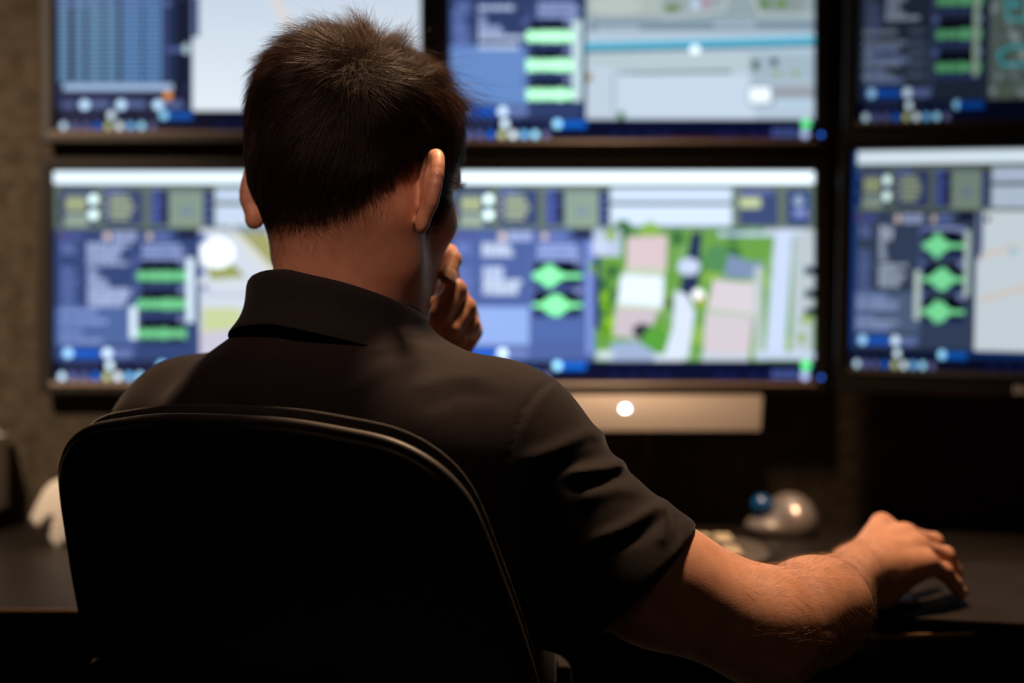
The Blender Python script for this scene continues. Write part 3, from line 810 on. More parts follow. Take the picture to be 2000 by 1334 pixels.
# trackball
tb = empty('trackball_mouse', (0.386, 2.03, DZ), 0.15, 'grey trackball mouse with a glossy blue ball near the keyboard', 'trackball mouse')
f = Field().ell((0.012, 0, 0.016), (0.036, 0.055, 0.042), k=0.012).ell((-0.012, 0.004, 0.010), (0.040, 0.045, 0.020), k=0.012)
f.fn(lambda X: X[:, 2], 0.004, '-')
f.p[-1] = (lambda X: X[:, 2] - 0.001, 0.004, '-', np.zeros(3), 99)
f.ell((-0.030, 0.000, 0.040), (0.0175, 0.0175, 0.0175), k=0.003, op='-')
V, F = f.mesh((-0.07, -0.07, -0.006), (0.07, 0.07, 0.06), 0.0018)
np_mesh('shell', V, F, M['mouse_grey'], tb)
bm = bmesh.new(); bmesh.ops.create_uvsphere(bm, u_segments=32, v_segments=20, radius=0.0165, matrix=Matrix.Translation((-0.030, 0.000, 0.040)))
bm_obj('ball', bm, M['ball'], tb, smooth=True)
lathe('scroll_wheel', [(0.003, -0.003), (0.007, -0.002), (0.007, 0.002), (0.003, 0.003)], M['rubber'], tb, (0.014, 0.044, 0.036), 18, 'x')

# mouse under the right hand
ms = empty('computer_mouse', (0.384, 1.443, MZ), -0.75, 'black computer mouse held under the right hand', 'computer mouse')
f = Field().ell((0, 0, 0.001), (0.024, 0.042, 0.013), k=0.01)
f.p.append((lambda X: X[:, 2] - 0.0008, 0.003, '-', np.zeros(3), 99))
V, F = f.mesh((-0.05, -0.07, -0.005), (0.05, 0.07, 0.05), 0.002)
np_mesh('shell', V, F, M['black'], ms)
lathe('scroll_wheel', [(0.003, -0.003), (0.0075, -0.002), (0.0075, 0.002), (0.003, 0.003)], M['rubber'], ms, (0.0, 0.025, 0.0065), 18, 'x')

# cables hanging behind the silver bar
for i, (px, c2, lab) in enumerate(((1262, 'cable_warm', 'brown cable hanging below the silver bar, left one'), (1300, 'cable', 'black cable hanging below the silver bar, middle one'), (1335, 'cable', 'black cable hanging below the silver bar, right one'))):
    x = (px - 1000) / FPX * 2.126
    pts = [(x + 0.004 * math.sin(t * 5 + i), 2.118 + 0.006 * math.sin(t * 3 + i), 1.0 - t * (1.0 - DZ - 0.004)) for t in np.linspace(0, 1, 16)]
    o = tube('cable', pts, 0.0035, M[c2]); tag(o, lab, 'cable')

# ------------------------------------------------------------------ chair
CY, CR = math.radians(28), math.radians(20)
cu = np.array([math.cos(CY), -math.sin(CY), 0]); cf = np.array([math.sin(CY), math.cos(CY), 0])
cv = np.array([0, 0, 1]) * math.cos(CR) - cf * math.sin(CR); cn = np.cross(cv, cu) * -1   # cn: towards the sitter
if cn @ cf < 0: cn = -cn
CC = np.array([-0.204, 1.10, 0.917]) - cf * 0.016
sag = lambda v: -1.3 * min(0.0, v + 0.2) ** 2
seatc = np.array([-0.085, 1.315])
ch = empty('office_chair', (seatc[0], seatc[1], 0), 0, 'black office swivel chair with a rounded plastic back, seen from behind', 'office chair')
org = np.array([seatc[0], seatc[1], 0])


def smooth_closed(pts, n):
    P_ = np.array(pts, float); m = len(P_); out = []
    for i in range(m):
        p0, p1, p2, p3 = P_[i - 1], P_[i], P_[(i + 1) % m], P_[(i + 2) % m]
        for t in np.linspace(0, 1, n, endpoint=False):
            out.append(0.5 * ((2 * p1) + (-p0 + p2) * t + (2 * p0 - 5 * p1 + 4 * p2 - p3) * t * t + (-p0 + 3 * p1 - 3 * p2 + p3) * t ** 3))
    return np.array(out)


half = [(0.0, 0.0445), (0.06, 0.0432), (0.11, 0.037), (0.15, 0.0290), (0.178, 0.0150), (0.197, -0.004), (0.208, -0.028), (0.217, -0.07), (0.226, -0.12), (0.232, -0.18),
        (0.230, -0.26), (0.215, -0.34), (0.185, -0.40), (0.12, -0.44), (0.0, -0.45)]
outl = smooth_closed(half + [(-u, v) for u, v in half[1:-1]][::-1], 6) * np.array([0.96, 1.0])


def pillow(name, out, tb_, tf_, mt_, parent, curv=0.22, off=0.0, cen=(0, -0.2), pw=10, rings=14):
    n = len(out); c = np.array(cen); V = []; F = []
    rr = [1 - (1 - i / rings) ** 2.0 for i in range(1, rings + 1)]

    def pos(uv, w): return CC + cu * uv[0] + cv * uv[1] + cn * (w + off + curv * uv[0] ** 2 + sag(uv[1])) - org
    sides = []
    for sgn, T in ((-1, tb_), (1, tf_)):
        base = len(V); V.append(pos(c, sgn * T))
        for q in rr:
            t = T * (1 - q ** pw) ** 0.5 if q < 1 else 0
            for k in range(n): V.append(pos(c + (out[k] - c) * q, sgn * t))
        sides.append(base)
    fc = []
    for si, base in enumerate(sides):
        for k in range(n):
            a, b2 = base + 1 + k, base + 1 + (k + 1) % n
            fc.append((base, a, b2) if si else (base, b2, a))
            for j in range(rings - 1):
                A = base + 1 + j * n; B = A + n
                q = (A + k, B + k, B + (k + 1) % n, A + (k + 1) % n)
                fc.append(q if si else q[::-1])
    bm = bmesh.new(); vs = [bm.verts.new(v) for v in V]
    for q in fc: bm.faces.new([vs[i] for i in q])
    bmesh.ops.remove_doubles(bm, verts=bm.verts, dist=1e-5)
    return bm_obj(name, bm, mt_, parent, smooth=True)


pillow('backrest_shell', outl, 0.014, 0.010, M['shell'], ch)
cush = outl * np.array([0.985, 1.0]) + np.array([0, 0.006]); pillow('back_cushion', cush, 0.010, 0.010, M['cushion'], ch, off=0.0175, pw=6)
rimpts = [CC + cu * u + cv * v + cn * (0.003 + 0.22 * u * u + sag(v)) - org for u, v in outl * np.array([0.996, 0.996])]
tube('rim', rimpts, 0.0042, M['rim'], ch, 8, True)
lum = smooth_closed([(0.0, -0.172), (0.10, -0.172), (0.17, -0.174), (0.203, -0.186), (0.213, -0.215), (0.21, -0.27), (0.185, -0.335), (0.12, -0.375), (0, -0.39),
                     (-0.12, -0.375), (-0.185, -0.335), (-0.21, -0.27), (-0.213, -0.215), (-0.203, -0.186), (-0.17, -0.174), (-0.10, -0.172)], 6)
pillow('lumbar_cover', lum, 0.020, 0.004, M['shell'], ch, off=-0.018, cen=(0, -0.28), pw=6, rings=10)
for u in (-0.115, 0.055):
    c = CC + cu * u + cv * (-0.163) + cn * (-0.0125 + 0.22 * u * u) - org
    V = []
    bm = bmesh.new(); rings = []
    for r_, w in ((0.0001, -0.006), (0.008, -0.0055), (0.0105, -0.003), (0.0105, 0.004)):
        rings.append([bm.verts.new(c + (cu * math.cos(a) + cv * math.sin(a)) * r_ + cn * w) for a in np.linspace(0, 2 * PI, 20, endpoint=False)])
    for a, b2 in zip(rings, rings[1:]):
        for i in range(20): bm.faces.new((a[i], a[(i + 1) % 20], b2[(i + 1) % 20], b2[i]))
    bm_obj('screw_cap', bm, M['screw'], ch, smooth=True)
# seat, tilt mechanism, column, base
cw = lambda a, b2, z: np.array([0, 0, z]) + cu * a + cf * b2
Rz = Matrix.Rotation(-CY, 3, 'Z')
f = Field()
f.cap((-0.15, -0.12, 0.0), (0.15, -0.12, 0.0), 0.032, k=0.05).cap((-0.15, 0.20, 0), (0.15, 0.20, 0), 0.032, k=0.05)
f.ell((0, 0.03, 0), (0.245, 0.245, 0.038), k=0.05)
V, F = f.mesh((-0.3, -0.28, -0.06), (0.3, 0.32, 0.06), 0.006)
V = V @ np.array([cu, cf, [0, 0, 1.0]]) + np.array([0, 0, 0.405])
np_mesh('seat', V, F, M['cushion'], ch)
bm = bmesh.new(); add_box(bm, cw(0, -0.02, 0.355), (0.16, 0.26, 0.05), 0.01, Rz); bm_obj('tilt_mechanism', bm, M['black'], ch, auto=0.6)
pb = CC + cv * (-0.37) + cn * (-0.045 + sag(-0.37)) - org
tube('back_support', [pb, pb + np.array([0, 0, -0.09]), cw(0, -0.20, 0.375), cw(0, -0.08, 0.368)], 0.022, M['black'], ch, 12)
lathe('gas_column', [(0.028, 0.10), (0.028, 0.24), (0.018, 0.245), (0.018, 0.37)], M['metal'], ch, (0, 0, 0), 20)
lathe('base_hub', [(0.045, 0.075), (0.05, 0.085), (0.045, 0.125), (0.03, 0.135)], M['black'], ch, (0, 0, 0), 24)
for i in range(5):
    a = 2 * PI * i / 5 + 0.3; d = Vector((math.cos(a), math.sin(a), 0))
    tube('base_arm', [d * 0.03 + Vector((0, 0, 0.105)), d * 0.17 + Vector((0, 0, 0.095)), d * 0.29 + Vector((0, 0, 0.075))], 0.018, M['black'], ch, 10, radii=[0.022, 0.018, 0.013])
    w = tube('caster', [d * 0.29 + Vector((-d.y, d.x, 0)) * s + Vector((0, 0, 0.029)) for s in (-0.022, -0.020, 0.020, 0.022)], 0.028, M['rubber'], ch, 20, radii=[0.024, 0.028, 0.028, 0.024])
for s in (-1, 1):
    base = cw(s * 0.22, 0.02, 0.385); top = cw(s * 0.27, -0.03, 0.60)
    tube('armrest_post', [cw(s * 0.10, 0.0, 0.375), base, cw(s * 0.265, 0.0, 0.42), top], 0.014, M['black'], ch, 12)
    bm = bmesh.new(); add_box(bm, top + np.array([0, 0, 0.012]) + cf * 0.03, (0.08, 0.24, 0.028), 0.010, Rz, 3); bm_obj('armrest_pad', bm, M['rubber'], ch, smooth=True)

# ------------------------------------------------------------------ person
TY = math.radians(28)
tu = np.array([math.cos(TY), -math.sin(TY), 0]); tf = np.array([math.sin(TY), math.cos(TY), 0])
TC = np.array([-0.146, 1.225, 0])


def T(a, b2, z): return TC + tu * a + tf * b2 + np.array([0, 0, z])


TR = np.stack([tu, tf, [0, 0, 1.0]], 1)
HS = 1.035
HY, HP, HRl = math.radians(30), math.radians(13), math.radians(3.2)
HO = np.array([-0.139, 1.230, 1.148])
HR = np.array(Matrix.Rotation(-HY, 3, 'Z') @ Matrix.Rotation(-HP, 3, 'X') @ Matrix.Rotation(HRl, 3, 'Y'))


def H(x, y, z): return HO + HR @ (np.array([x, y, z]) * HS)


def rotm(R, ax, ang): return R @ np.array(Matrix.Rotation(ang, 3, ax))


def head(F):
    e = lambda c, r, R=None, k=0.02, op='+': F.ell(H(*c), np.array(r) * HS, HR if R is None else R, k, op)
    c_ = lambda a, b2, ra, rb=None, k=0.02, op='+': F.cap(H(*a), H(*b2), ra * HS, (rb or ra) * HS, k, op)
    e((0, -0.014, 0.046), (0.0735, 0.094, 0.079), k=0.02)
    e((0, 0.034, 0.050), (0.066, 0.058, 0.060), k=0.03)
    e((0, 0.035, -0.015), (0.063, 0.056, 0.060), k=0.03)
    e((0.004, -0.045, 0.0), (0.052, 0.050, 0.050), k=0.03)
    e((0, 0.045, -0.070), (0.046, 0.042, 0.036), k=0.03)
    e((0, 0.084, -0.098), (0.022, 0.014, 0.017), k=0.02)
    for s in (-1, 1):
        c_((s * 0.058, 0.000, -0.015), (s * 0.054, 0.010, -0.058), 0.013, 0.013, k=0.02)
        c_((s * 0.054, 0.010, -0.060), (s * 0.018, 0.080, -0.100), 0.013, 0.012, k=0.02)
        e((s * 0.048, 0.059, -0.010), (0.018, 0.020, 0.016), k=0.02)
        e((s * 0.036, 0.050, -0.050), (0.012, 0.030, 0.032), k=0.03)
        c_((s * 0.012, 0.094, 0.032), (s * 0.045, 0.078, 0.034), 0.008, 0.007, k=0.015)
        e((s * 0.031, 0.094, 0.014), (0.016, 0.012, 0.011), k=0.012, op='-')
    c_((0, 0.093, 0.020), (0, 0.112, -0.022), 0.007, 0.010, k=0.012)
    e((0, 0.112, -0.026), (0.012, 0.012, 0.010), k=0.008)
    for s in (-1, 1):
        e((s * 0.013, 0.103, -0.028), (0.008, 0.010, 0.007), k=0.006)
        e((s * 0.007, 0.108, -0.037), (0.0035, 0.006, 0.004), k=0.002, op='-')
    c_((-0.018, 0.093, -0.056), (0.018, 0.093, -0.056), 0.006, k=0.008)
    c_((-0.016, 0.093, -0.066), (0.016, 0.093, -0.066), 0.0065, k=0.008)
    c_((-0.024, 0.101, -0.061), (0.024, 0.101, -0.061), 0.0022, k=0.003, op='-')
    # neck
    F.cap(H(0.010, -0.024, -0.01), T(0.010, -0.010, 0.99), 0.048, 0.056, k=0.03)
    F.cap(H(0.008, -0.064, -0.01), T(0.006, -0.034, 1.00), 0.018, 0.024, k=0.05)
    for s in (-1, 1):
        F.cap(H(s * 0.052, -0.015, -0.03), T(s * 0.02, 0.06, 0.985), 0.015, 0.012, k=0.03)
        # ear: shell swung out from the skull, rim, lobe, hollow
        R = rotm(rotm(HR, 'Z', s * 0.80), 'X', -0.14)
        Re = R
        eo = H(s * 0.0785, -0.010, -0.004)

        def E(x, y, z): return eo + Re @ (np.array([x * s, y, z]) * HS)
        F.ell(E(0.004, -0.007, 0.002), np.array((0.0055, 0.0140, 0.026)) * HS, Re, 0.006)
        rim = [(0.005 - 0.002 * math.cos(q), -0.007 + 0.0140 * math.cos(q) * (1 + 0.12 * math.sin(q)), 0.003 + 0.0265 * math.sin(q)) for q in np.linspace(0.2, 4.2, 14)]
        for a, b2 in zip(rim, rim[1:]): F.cap(E(*a), E(*b2), 0.0040 * HS, k=0.005)
        F.ell(E(0.004, -0.004, -0.028), np.array((0.0052, 0.0085, 0.0095)) * HS, Re, 0.008)
        F.ell(E(0.011, -0.005, 0.004), np.array((0.006, 0.011, 0.018)) * HS, Re, 0.004, '-')


# arm joints
RS, RM, RE_, RF1, RF2, RW = [np.array(v) for v in ((0.0, 1.155, 0.925), (0.114, 1.135, 0.826), (0.203, 1.125, 0.790), (0.250, 1.19, 0.791), (0.292, 1.29, 0.788), (0.333, 1.385, 0.786))]
LS = T(-0.185, 0.0, 0.925)
LE = np.array((-0.205, 1.558, 0.7765)); LW = np.array((-0.082, 1.395, 0.968))


def right_hand(F, nails):
    w = RW
    mcp = {'i': P(1723, 1027, 1.470), 'm': P(1769, 1047, 1.455), 'r': P(1793, 1069, 1.437), 'p': P(1811, 1102, 1.420)}
    F.cap(RF2, w, 0.0295, 0.0245, k=0.02); F.cap(w, w + (w - RF2) * 0.25, 0.0245, 0.023, k=0.02)
    for k_, r0, r1 in (('i', 0.020, 0.0122), ('m', 0.019, 0.0122), ('r', 0.018, 0.0116), ('p', 0.017, 0.0108)):
        F.cap(w + (mcp[k_] - w) * 0.12, mcp[k_], r0, r1, k=0.014)
    dn = np.array((-0.006, -0.004, -0.018))
    F.cap(w + np.array((0.03, 0.02, -0.016)), (mcp['i'] + mcp['m']) / 2 + dn * 0.6, 0.015, 0.012, k=0.015)
    F.cap(w + np.array((0.03, 0.01, -0.018)), (mcp['r'] + mcp['p']) / 2 + dn * 0.6, 0.014, 0.010, k=0.015)
    ch_ = {'i': [P(1780, 1056, 1.505), P(1808, 1088, 1.522), P(1820, 1116, 1.532)],
           'm': [P(1822, 1060, 1.478), P(1842, 1096, 1.490), P(1853, 1128, 1.500)],
           'r': [P(1845, 1086, 1.452), P(1862, 1116, 1.462), P(1866, 1146, 1.470)],
           'p': [P(1843, 1116, 1.430), P(1864, 1140, 1.437), P(1876, 1160, 1.444)]}
    for k_, rr in (('i', (0.0112, 0.0098, 0.0088, 0.0076)), ('m', (0.0112, 0.0100, 0.0088, 0.0076)), ('r', (0.0106, 0.0095, 0.0084, 0.0072)), ('p', (0.0098, 0.0085, 0.0075, 0.0066))):
        c = [mcp[k_]] + ch_[k_]
        for j in range(3): F.cap(c[j], c[j + 1], rr[j], rr[j + 1], k=0.0035 if j else 0.006)
        F.ell(c[1], (rr[1] * 1.06,) * 3, k=0.003)
        nails.append((c[3], c[3] - c[2], np.array((0.3, 0.25, 0.9)), rr[3]))
        # extensor tendon
        F.cap(w + (mcp[k_] - w) * 0.4 + np.array((-0.004, -0.004, 0.011)), mcp[k_] + np.array((-0.002, -0.002, 0.004)), 0.003, 0.0055, k=0.010)
    t = [w + np.array((0.008, 0.03, -0.008)), w + np.array((0.030, 0.068, -0.014)), w + np.array((0.058, 0.096, -0.022)), w + np.array((0.080, 0.112, -0.030))]
    for a, b2, r0, r1 in zip(t, t[1:], (0.017, 0.0125, 0.0105), (0.0125, 0.0105, 0.009)): F.cap(a, b2, r0, r1, k=0.008)
    nails.append((t[3], t[3] - t[2], np.array((-0.4, 0.2, 0.9)), 0.009))


def left_hand(F, nails):
    w = LW
    PIPm, PIPr, PIPp = P(889, 567, 1.303), P(909, 601, 1.312), P(917, 633, 1.320)
    mcp = {'i': np.array((-0.060, 1.372, 1.068)), 'm': np.array((-0.053, 1.366, 1.056)), 'r': np.array((-0.044, 1.366, 1.041)), 'p': np.array((-0.039, 1.364, 1.024))}
    F.cap(LE + (LW - LE) * 0.6, w, 0.031, 0.0255, k=0.02)
    for k_, r0, r1 in (('i', 0.019, 0.012), ('m', 0.018, 0.012), ('r', 0.017, 0.0115), ('p', 0.016, 0.011)): F.cap(w + (mcp[k_] - w) * 0.1, mcp[k_], r0, r1, k=0.012)
    ch_ = {'m': [PIPm, P(860, 618, 1.285), P(845, 645, 1.30)], 'r': [PIPr, P(878, 645, 1.292), P(862, 662, 1.31)], 'p': [PIPp, P(893, 662, 1.302), P(880, 672, 1.322)],
           'i': [P(876, 495, 1.318), P(884, 507, 1.288), P(873, 540, 1.274)]}
    for k_, rr in (('i', (0.0105, 0.0088, 0.0082, 0.0078)), ('m', (0.0112, 0.0108, 0.0100, 0.008)), ('r', (0.0108, 0.0102, 0.0092, 0.0075)), ('p', (0.0098, 0.0096, 0.0085, 0.007))):
        c = [mcp[k_]] + ch_[k_]
        for j in range(3): F.cap(c[j], c[j + 1], rr[j], rr[j + 1], k=0.003)
        if k_ == 'i': nails.append((c[3], c[3] - c[2], np.array((0.45, -0.9, 0.1)), rr[3] * 1.0))
    t = [w + np.array((-0.010, -0.012, 0.02)), np.array((-0.085, 1.355, 1.010)), np.array((-0.078, 1.325, 1.030)), np.array((-0.070, 1.300, 1.048))]
    for a, b2, r0, r1 in zip(t, t[1:], (0.016, 0.012, 0.0105), (0.012, 0.0105, 0.009)): F.cap(a, b2, r0, r1, k=0.008)


person_loc = np.array((TC[0], TC[1], 0.0))
nails = []
F = Field()
head(F)
F.ell(T(0, 0.024, 0.86), (0.150, 0.085, 0.150), TR, 0.05)
F.cap(T(-0.15, 0, 0.945), T(0.15, 0, 0.945), 0.045, k=0.05)
F.cap(T(0, -0.005, 0.99), T(0.12, 0.0, 0.955), 0.036, 0.032, k=0.03); F.cap(T(0, -0.005, 0.99), T(-0.12, 0.0, 0.955), 0.036, 0.032, k=0.03)
F.ell(T(0, 0.100, 0.70), (0.140, 0.090, 0.15), TR, 0.05)
F.ell(T(0, 0.110, 0.58), (0.150, 0.100, 0.09), TR, 0.05)
F.cap(RS, RM, 0.052, 0.0475, k=0.03); F.cap(RM, RE_, 0.0475, 0.0435, k=0.02)
F.cap(RE_, RF1, 0.041, 0.0400, k=0.022); F.cap(RF1, RF2, 0.0400, 0.029, k=0.02)
F.cap(RE_ + np.array((0.0, 0.012, 0.0)), RF1 + np.array((0.012, 0.0, 0.003)), 0.037, 0.036, k=0.02)
F.cap(P(1528, 1136, 1.122), P(1510, 1182, 1.108), 0.0015, 0.0015, k=0.012, op='-')
F.cap(LS, LE, 0.052, 0.042, k=0.03); F.cap(LE, LE + (LW - LE) * 0.3, 0.038, 0.043, k=0.02); F.cap(LE + (LW - LE) * 0.3, LE + (LW - LE) * 0.6, 0.043, 0.031, k=0.02)
right_hand(F, nails); left_hand(F, nails)
V, Fc = F.mesh((-0.42, 1.00, 0.46), (0.50, 1.66, 1.34), 0.002, 2)


def to_person(V): return V - person_loc


def hl(X): return ((X - HO) @ HR) / HS      # world -> head local


def sstep(x, a, b2):
    t = np.clip((x - a) / (b2 - a), 0, 1); return t * t * (3 - 2 * t)


def hair_zmin(L):
    x, y = np.abs(L[:, 0]), L[:, 1]
    z = np.where(y < -0.02, -0.052 + 0.062 * sstep(y, -0.092, -0.022), 0.0)
    z = np.where((y >= -0.02) & (y < 0.014), 0.012 + 0.022 * sstep(y, -0.02, 0.0), z)
    z = np.where((y >= 0.014) & (y < 0.036), -0.018, z)
    z = np.where((y >= 0.036) & (y < 0.062), -0.018 + 0.085 * sstep(y, 0.036, 0.052), z)
    z = np.where(y >= 0.062, 0.075 + 0.012 * sstep(x, 0.03, 0.05), z)
    return z


Lh = hl(V)
inhead = (np.linalg.norm(Lh, axis=1) < 0.2)
g = Lh[:, 2] - hair_zmin(Lh)
roots = np.where(inhead & (np.abs(Lh[:, 0]) < 0.0815), sstep(g, -0.014, 0.008) * 0.96, 0)
nap = inhead & (Lh[:, 1] < -0.03) & (g < 0.0)
roots = np.maximum(roots, np.where(nap, 0.30 * np.exp(g / 0.016), 0))
stub = inhead & (Lh[:, 1] > 0.02) & (Lh[:, 2] < -0.035) & (Lh[:, 2] > -0.13)
roots = np.maximum(roots, np.where(stub, 0.16 * sstep(-Lh[:, 2], 0.035, 0.05), 0))
person = np_mesh('person', to_person(V), Fc, M['skin'])
person.location = person_loc
at = person.data.attributes.new('roots', 'FLOAT', 'POINT'); at.data.foreach_set('value', roots.astype(np.float32))
tag(person, 'man in a black polo shirt sitting back to us, hand at his chin', 'person')

# nails
for tip, d, up, r in nails:
    d = d / np.linalg.norm(d); up = up - d * (up @ d); up /= np.linalg.norm(up); sd = np.cross(d, up)
    V_ = []; n, m = 9, 8
    for i in range(n):
        for j in range(m):
            a = (i / (n - 1) - 0.5) * 2.0; s = j / (m - 1)
            wv = math.sqrt(max(0.02, 1 - (max(0, s - 0.55) / 0.47) ** 2)) * (0.9 + 0.1 * min(1, s * 4))
            rr = r * 1.03 + 0.0003
            ang = a * wv * 0.95
            V_.append(tip + d * (-0.45 * r + s * r * 1.55 - r * 0.25 * 0) + sd * math.sin(ang) * rr + up * math.cos(ang) * rr * (1.0 - 0.20 * max(0, s - 0.5)))
    F_ = [(i * m + j, i * m + j + 1, (i + 1) * m + j + 1, (i + 1) * m + j) for i in range(n - 1) for j in range(m - 1)]
    o = np_mesh('fingernail', to_person(np.array(V_)), F_, M['nail'], person)
    sol = o.modifiers.new('s', 'SOLIDIFY'); sol.thickness = 0.0007; sol.offset = 0
# eyes, brows, lips
for s in (-1, 1):
    bm = bmesh.new(); bmesh.ops.create_uvsphere(bm, u_segments=24, v_segments=16, radius=0.0115, matrix=Matrix.Translation(Vector(to_person(H(s * 0.031, 0.080, 0.014)))))
    eo = bm_obj('eye', bm, M['eye'], person, smooth=True)
    bm = bmesh.new(); bmesh.ops.create_uvsphere(bm, u_segments=16, v_segments=10, radius=0.0058, matrix=Matrix.Translation(Vector(to_person(H(s * 0.031, 0.0868, 0.012)))))
    bm_obj('iris', bm, M['iris'], eo, smooth=True)


# ------------------------------------------------------------------ strands
def strands(name, pts, width, tone, mat_, parent):
    """pts (n, m, 3) curves -> three-sided tapered hairs in one mesh."""
    n, m, _ = pts.shape
    tan = np.gradient(pts, axis=1); tan /= np.linalg.norm(tan, axis=2, keepdims=True) + 1e-9
    ref = rng.normal(size=(n, 1, 3)); a = np.cross(tan, ref); a /= np.linalg.norm(a, axis=2, keepdims=True) + 1e-9; b_ = np.cross(tan, a)
    prof = np.linspace(1, 0.15, m) ** 0.7
    V_ = []
    for k in range(3):
        q = 2 * PI * k / 3
        V_.append(pts + (a * math.cos(q) + b_ * math.sin(q)) * (prof[None, :, None] * width[:, None, None]))
    V_ = np.stack(V_, 2).reshape(-1, 3)             # n, m, 3
    i = (np.arange(n)[:, None] * m + np.arange(m - 1)[None]) * 3
    F_ = np.concatenate([np.stack([i + k, i + (k + 1) % 3, i + 3 + (k + 1) % 3, i + 3 + k], -1).reshape(-1, 4) for k in range(3)])
    o = np_mesh(name, to_person(V_), F_, mat_, parent)
    at = o.data.attributes.new('tone', 'FLOAT', 'POINT'); at.data.foreach_set('value', np.repeat(tone, m * 3).astype(np.float32))
    return o


def sample_surface(V, Fq, w, n):
    tri = np.concatenate([Fq[:, [0, 1, 2]], Fq[:, [0, 2, 3]]])
    A, B_, C_ = V[tri[:, 0]], V[tri[:, 1]], V[tri[:, 2]]
    cr = np.cross(B_ - A, C_ - A); ar = np.linalg.norm(cr, axis=1) / 2 * w[tri].mean(1)
    pick = rng.choice(len(tri), n, p=ar / ar.sum())
    u, v = rng.random(n), rng.random(n); m = u + v > 1; u[m] = 1 - u[m]; v[m] = 1 - v[m]
    p = A[pick] + u[:, None] * (B_ - A)[pick] + v[:, None] * (C_ - A)[pick]
    nn = cr[pick]; nn /= np.linalg.norm(nn, axis=1, keepdims=True) + 1e-12
    return p, nn


def vnoise(X, s, seed):
    """smooth pseudo-random vector field."""
    r = np.random.default_rng(seed); out = np.zeros_like(X)
    for _ in range(6):
        k = r.normal(size=(3, 3)) * s; ph = r.random(3) * 6.28
        out += np.sin(X @ k + ph)
    return out / 2.4


V_head = V; wroot = np.where(inhead & (np.abs(Lh[:, 0]) < 0.080), sstep(g, -0.014, 0.004), 0)
sel = wroot[Fc].min(1) > 0
Fh = Fc[sel]
NH = 42000
WHw = P(708, 128, 1.15)
p0, n0 = sample_surface(V_head, Fh, wroot * (1 + 2.5 * np.exp(-(np.linalg.norm(V_head - WHw, axis=1) / 0.03) ** 2)), NH)
# keep outward normals
if ((n0 * (p0 - HO)).sum(1) < 0).mean() > 0.5: n0 = -n0
L0 = hl(p0); nL = n0 @ HR
WH = np.array(((P(708, 128, 1.15) - HO) @ HR)) / HS
WH = np.array([WH[0], WH[1], WH[2]]); cen = np.array([0, -0.012, 0.03])
wdir = (WH - cen) / np.linalg.norm(WH - cen)


def flow(L, nL_):
    d = (L - cen); d /= np.linalg.norm(d, axis=1, keepdims=True)
    away = d - wdir * (d @ wdir)[:, None]
    swirl = np.cross(wdir, away)
    dist = np.arccos(np.clip(d @ wdir, -1, 1))
    t = away / (np.linalg.norm(away, axis=1, keepdims=True) + 1e-4) + swirl * (0.9 * np.exp(-dist / 0.35))[:, None] * 1.1
    down = np.array([0, 0.05, -1.0])
    side = sstep(dist, 0.7, 1.4) * (L[:, 1] < 0.03)
    t = t * (1 - 0.7 * side[:, None]) + down * side[:, None]
    top = sstep(L[:, 2], 0.085, 0.115) * sstep(L[:, 1], -0.03, 0.03)
    t = t + np.array([0.35, 0.6, 0.0]) * top[:, None]
    t -= nL_ * (t * nL_).sum(1, keepdims=True)
    return t / (np.linalg.norm(t, axis=1, keepdims=True) + 1e-9), dist


t0, dist = flow(L0, nL)
gz = L0[:, 2] - hair_zmin(L0)
top = sstep(L0[:, 2], 0.05, 0.11)
length = 0.009 + 0.015 * sstep(gz, 0.0, 0.06) + 0.013 * top
length *= np.where(gz < 0.03, 0.8 + 0.2 * np.clip(gz / 0.03, 0, 1), 1)
length *= 0.75 + 0.5 * rng.random(NH)
frontr = sstep(L0[:, 1], 0.02, 0.07) * sstep(L0[:, 2], 0.05, 0.09)
lift0 = 0.16 + 0.24 * top + 0.50 * frontr
lift1 = -0.06 + 0.12 * top + 0.45 * frontr
lift0 *= sstep(gz, -0.01, 0.04) * 0.8 + 0.2
lift1 *= sstep(gz, -0.01, 0.04)
spike = (frontr > 0.25) & (rng.random(NH) < 0.13) & (L0[:, 0] > -0.02)
length[spike] *= 1.9; lift0[spike] += 0.5; lift1[spike] += 0.35
clear = 0.0012 + 0.0035 * rng.random(NH) * sstep(gz, 0.0, 0.05)
FH = Field(); head(FH); FH.p = [p for p in FH.p if np.linalg.norm(p[3] - HO) < 0.14]
tuft = vnoise(L0, 130, 3); fine = rng.normal(size=L0.shape)
m = 7
pts = np.zeros((NH, m, 3)); q = L0.copy() - nL * 0.0008; pts[:, 0] = q
for i in range(1, m):
    s = i / (m - 1)
    nn = (q - cen) / np.array([0.0755, 0.098, 0.084]) ** 2; nn /= np.linalg.norm(nn, axis=1, keepdims=True)
    nn = nL * (1 - min(1, s * 1.2)) + nn * min(1, s * 1.2)
    t, _ = flow(q, nn)
    lf = (lift0 * (1 - s) + lift1 * s)[:, None]
    d = t + nn * lf + tuft * (0.16 + 0.10 * top[:, None]) + fine * (0.05 + 0.07 * top[:, None] + 0.12 * frontr[:, None] + 0.8 * np.exp(-(dist / 0.16) ** 2)[:, None])
    d /= np.linalg.norm(d, axis=1, keepdims=True)
    q = q + d * (length / (m - 1))[:, None]
    dd_ = FH.ev((q * HS) @ HR.T + HO) / HS
    need = 0.0006 + s * clear
    q = q + nn * np.maximum(0, need - dd_)[:, None]
    pts[:, i] = q
ptsW = (pts * HS) @ HR.T + HO
tone = np.clip(rng.beta(1.6, 4.0, NH) * (0.22 + 1.1 * top), 0, 1)  # strands lighter on top, darker at sides: top light put into hair colour
strands('hair', ptsW, rng.uniform(0.00010, 0.00017, NH), tone, M['hair'], person)
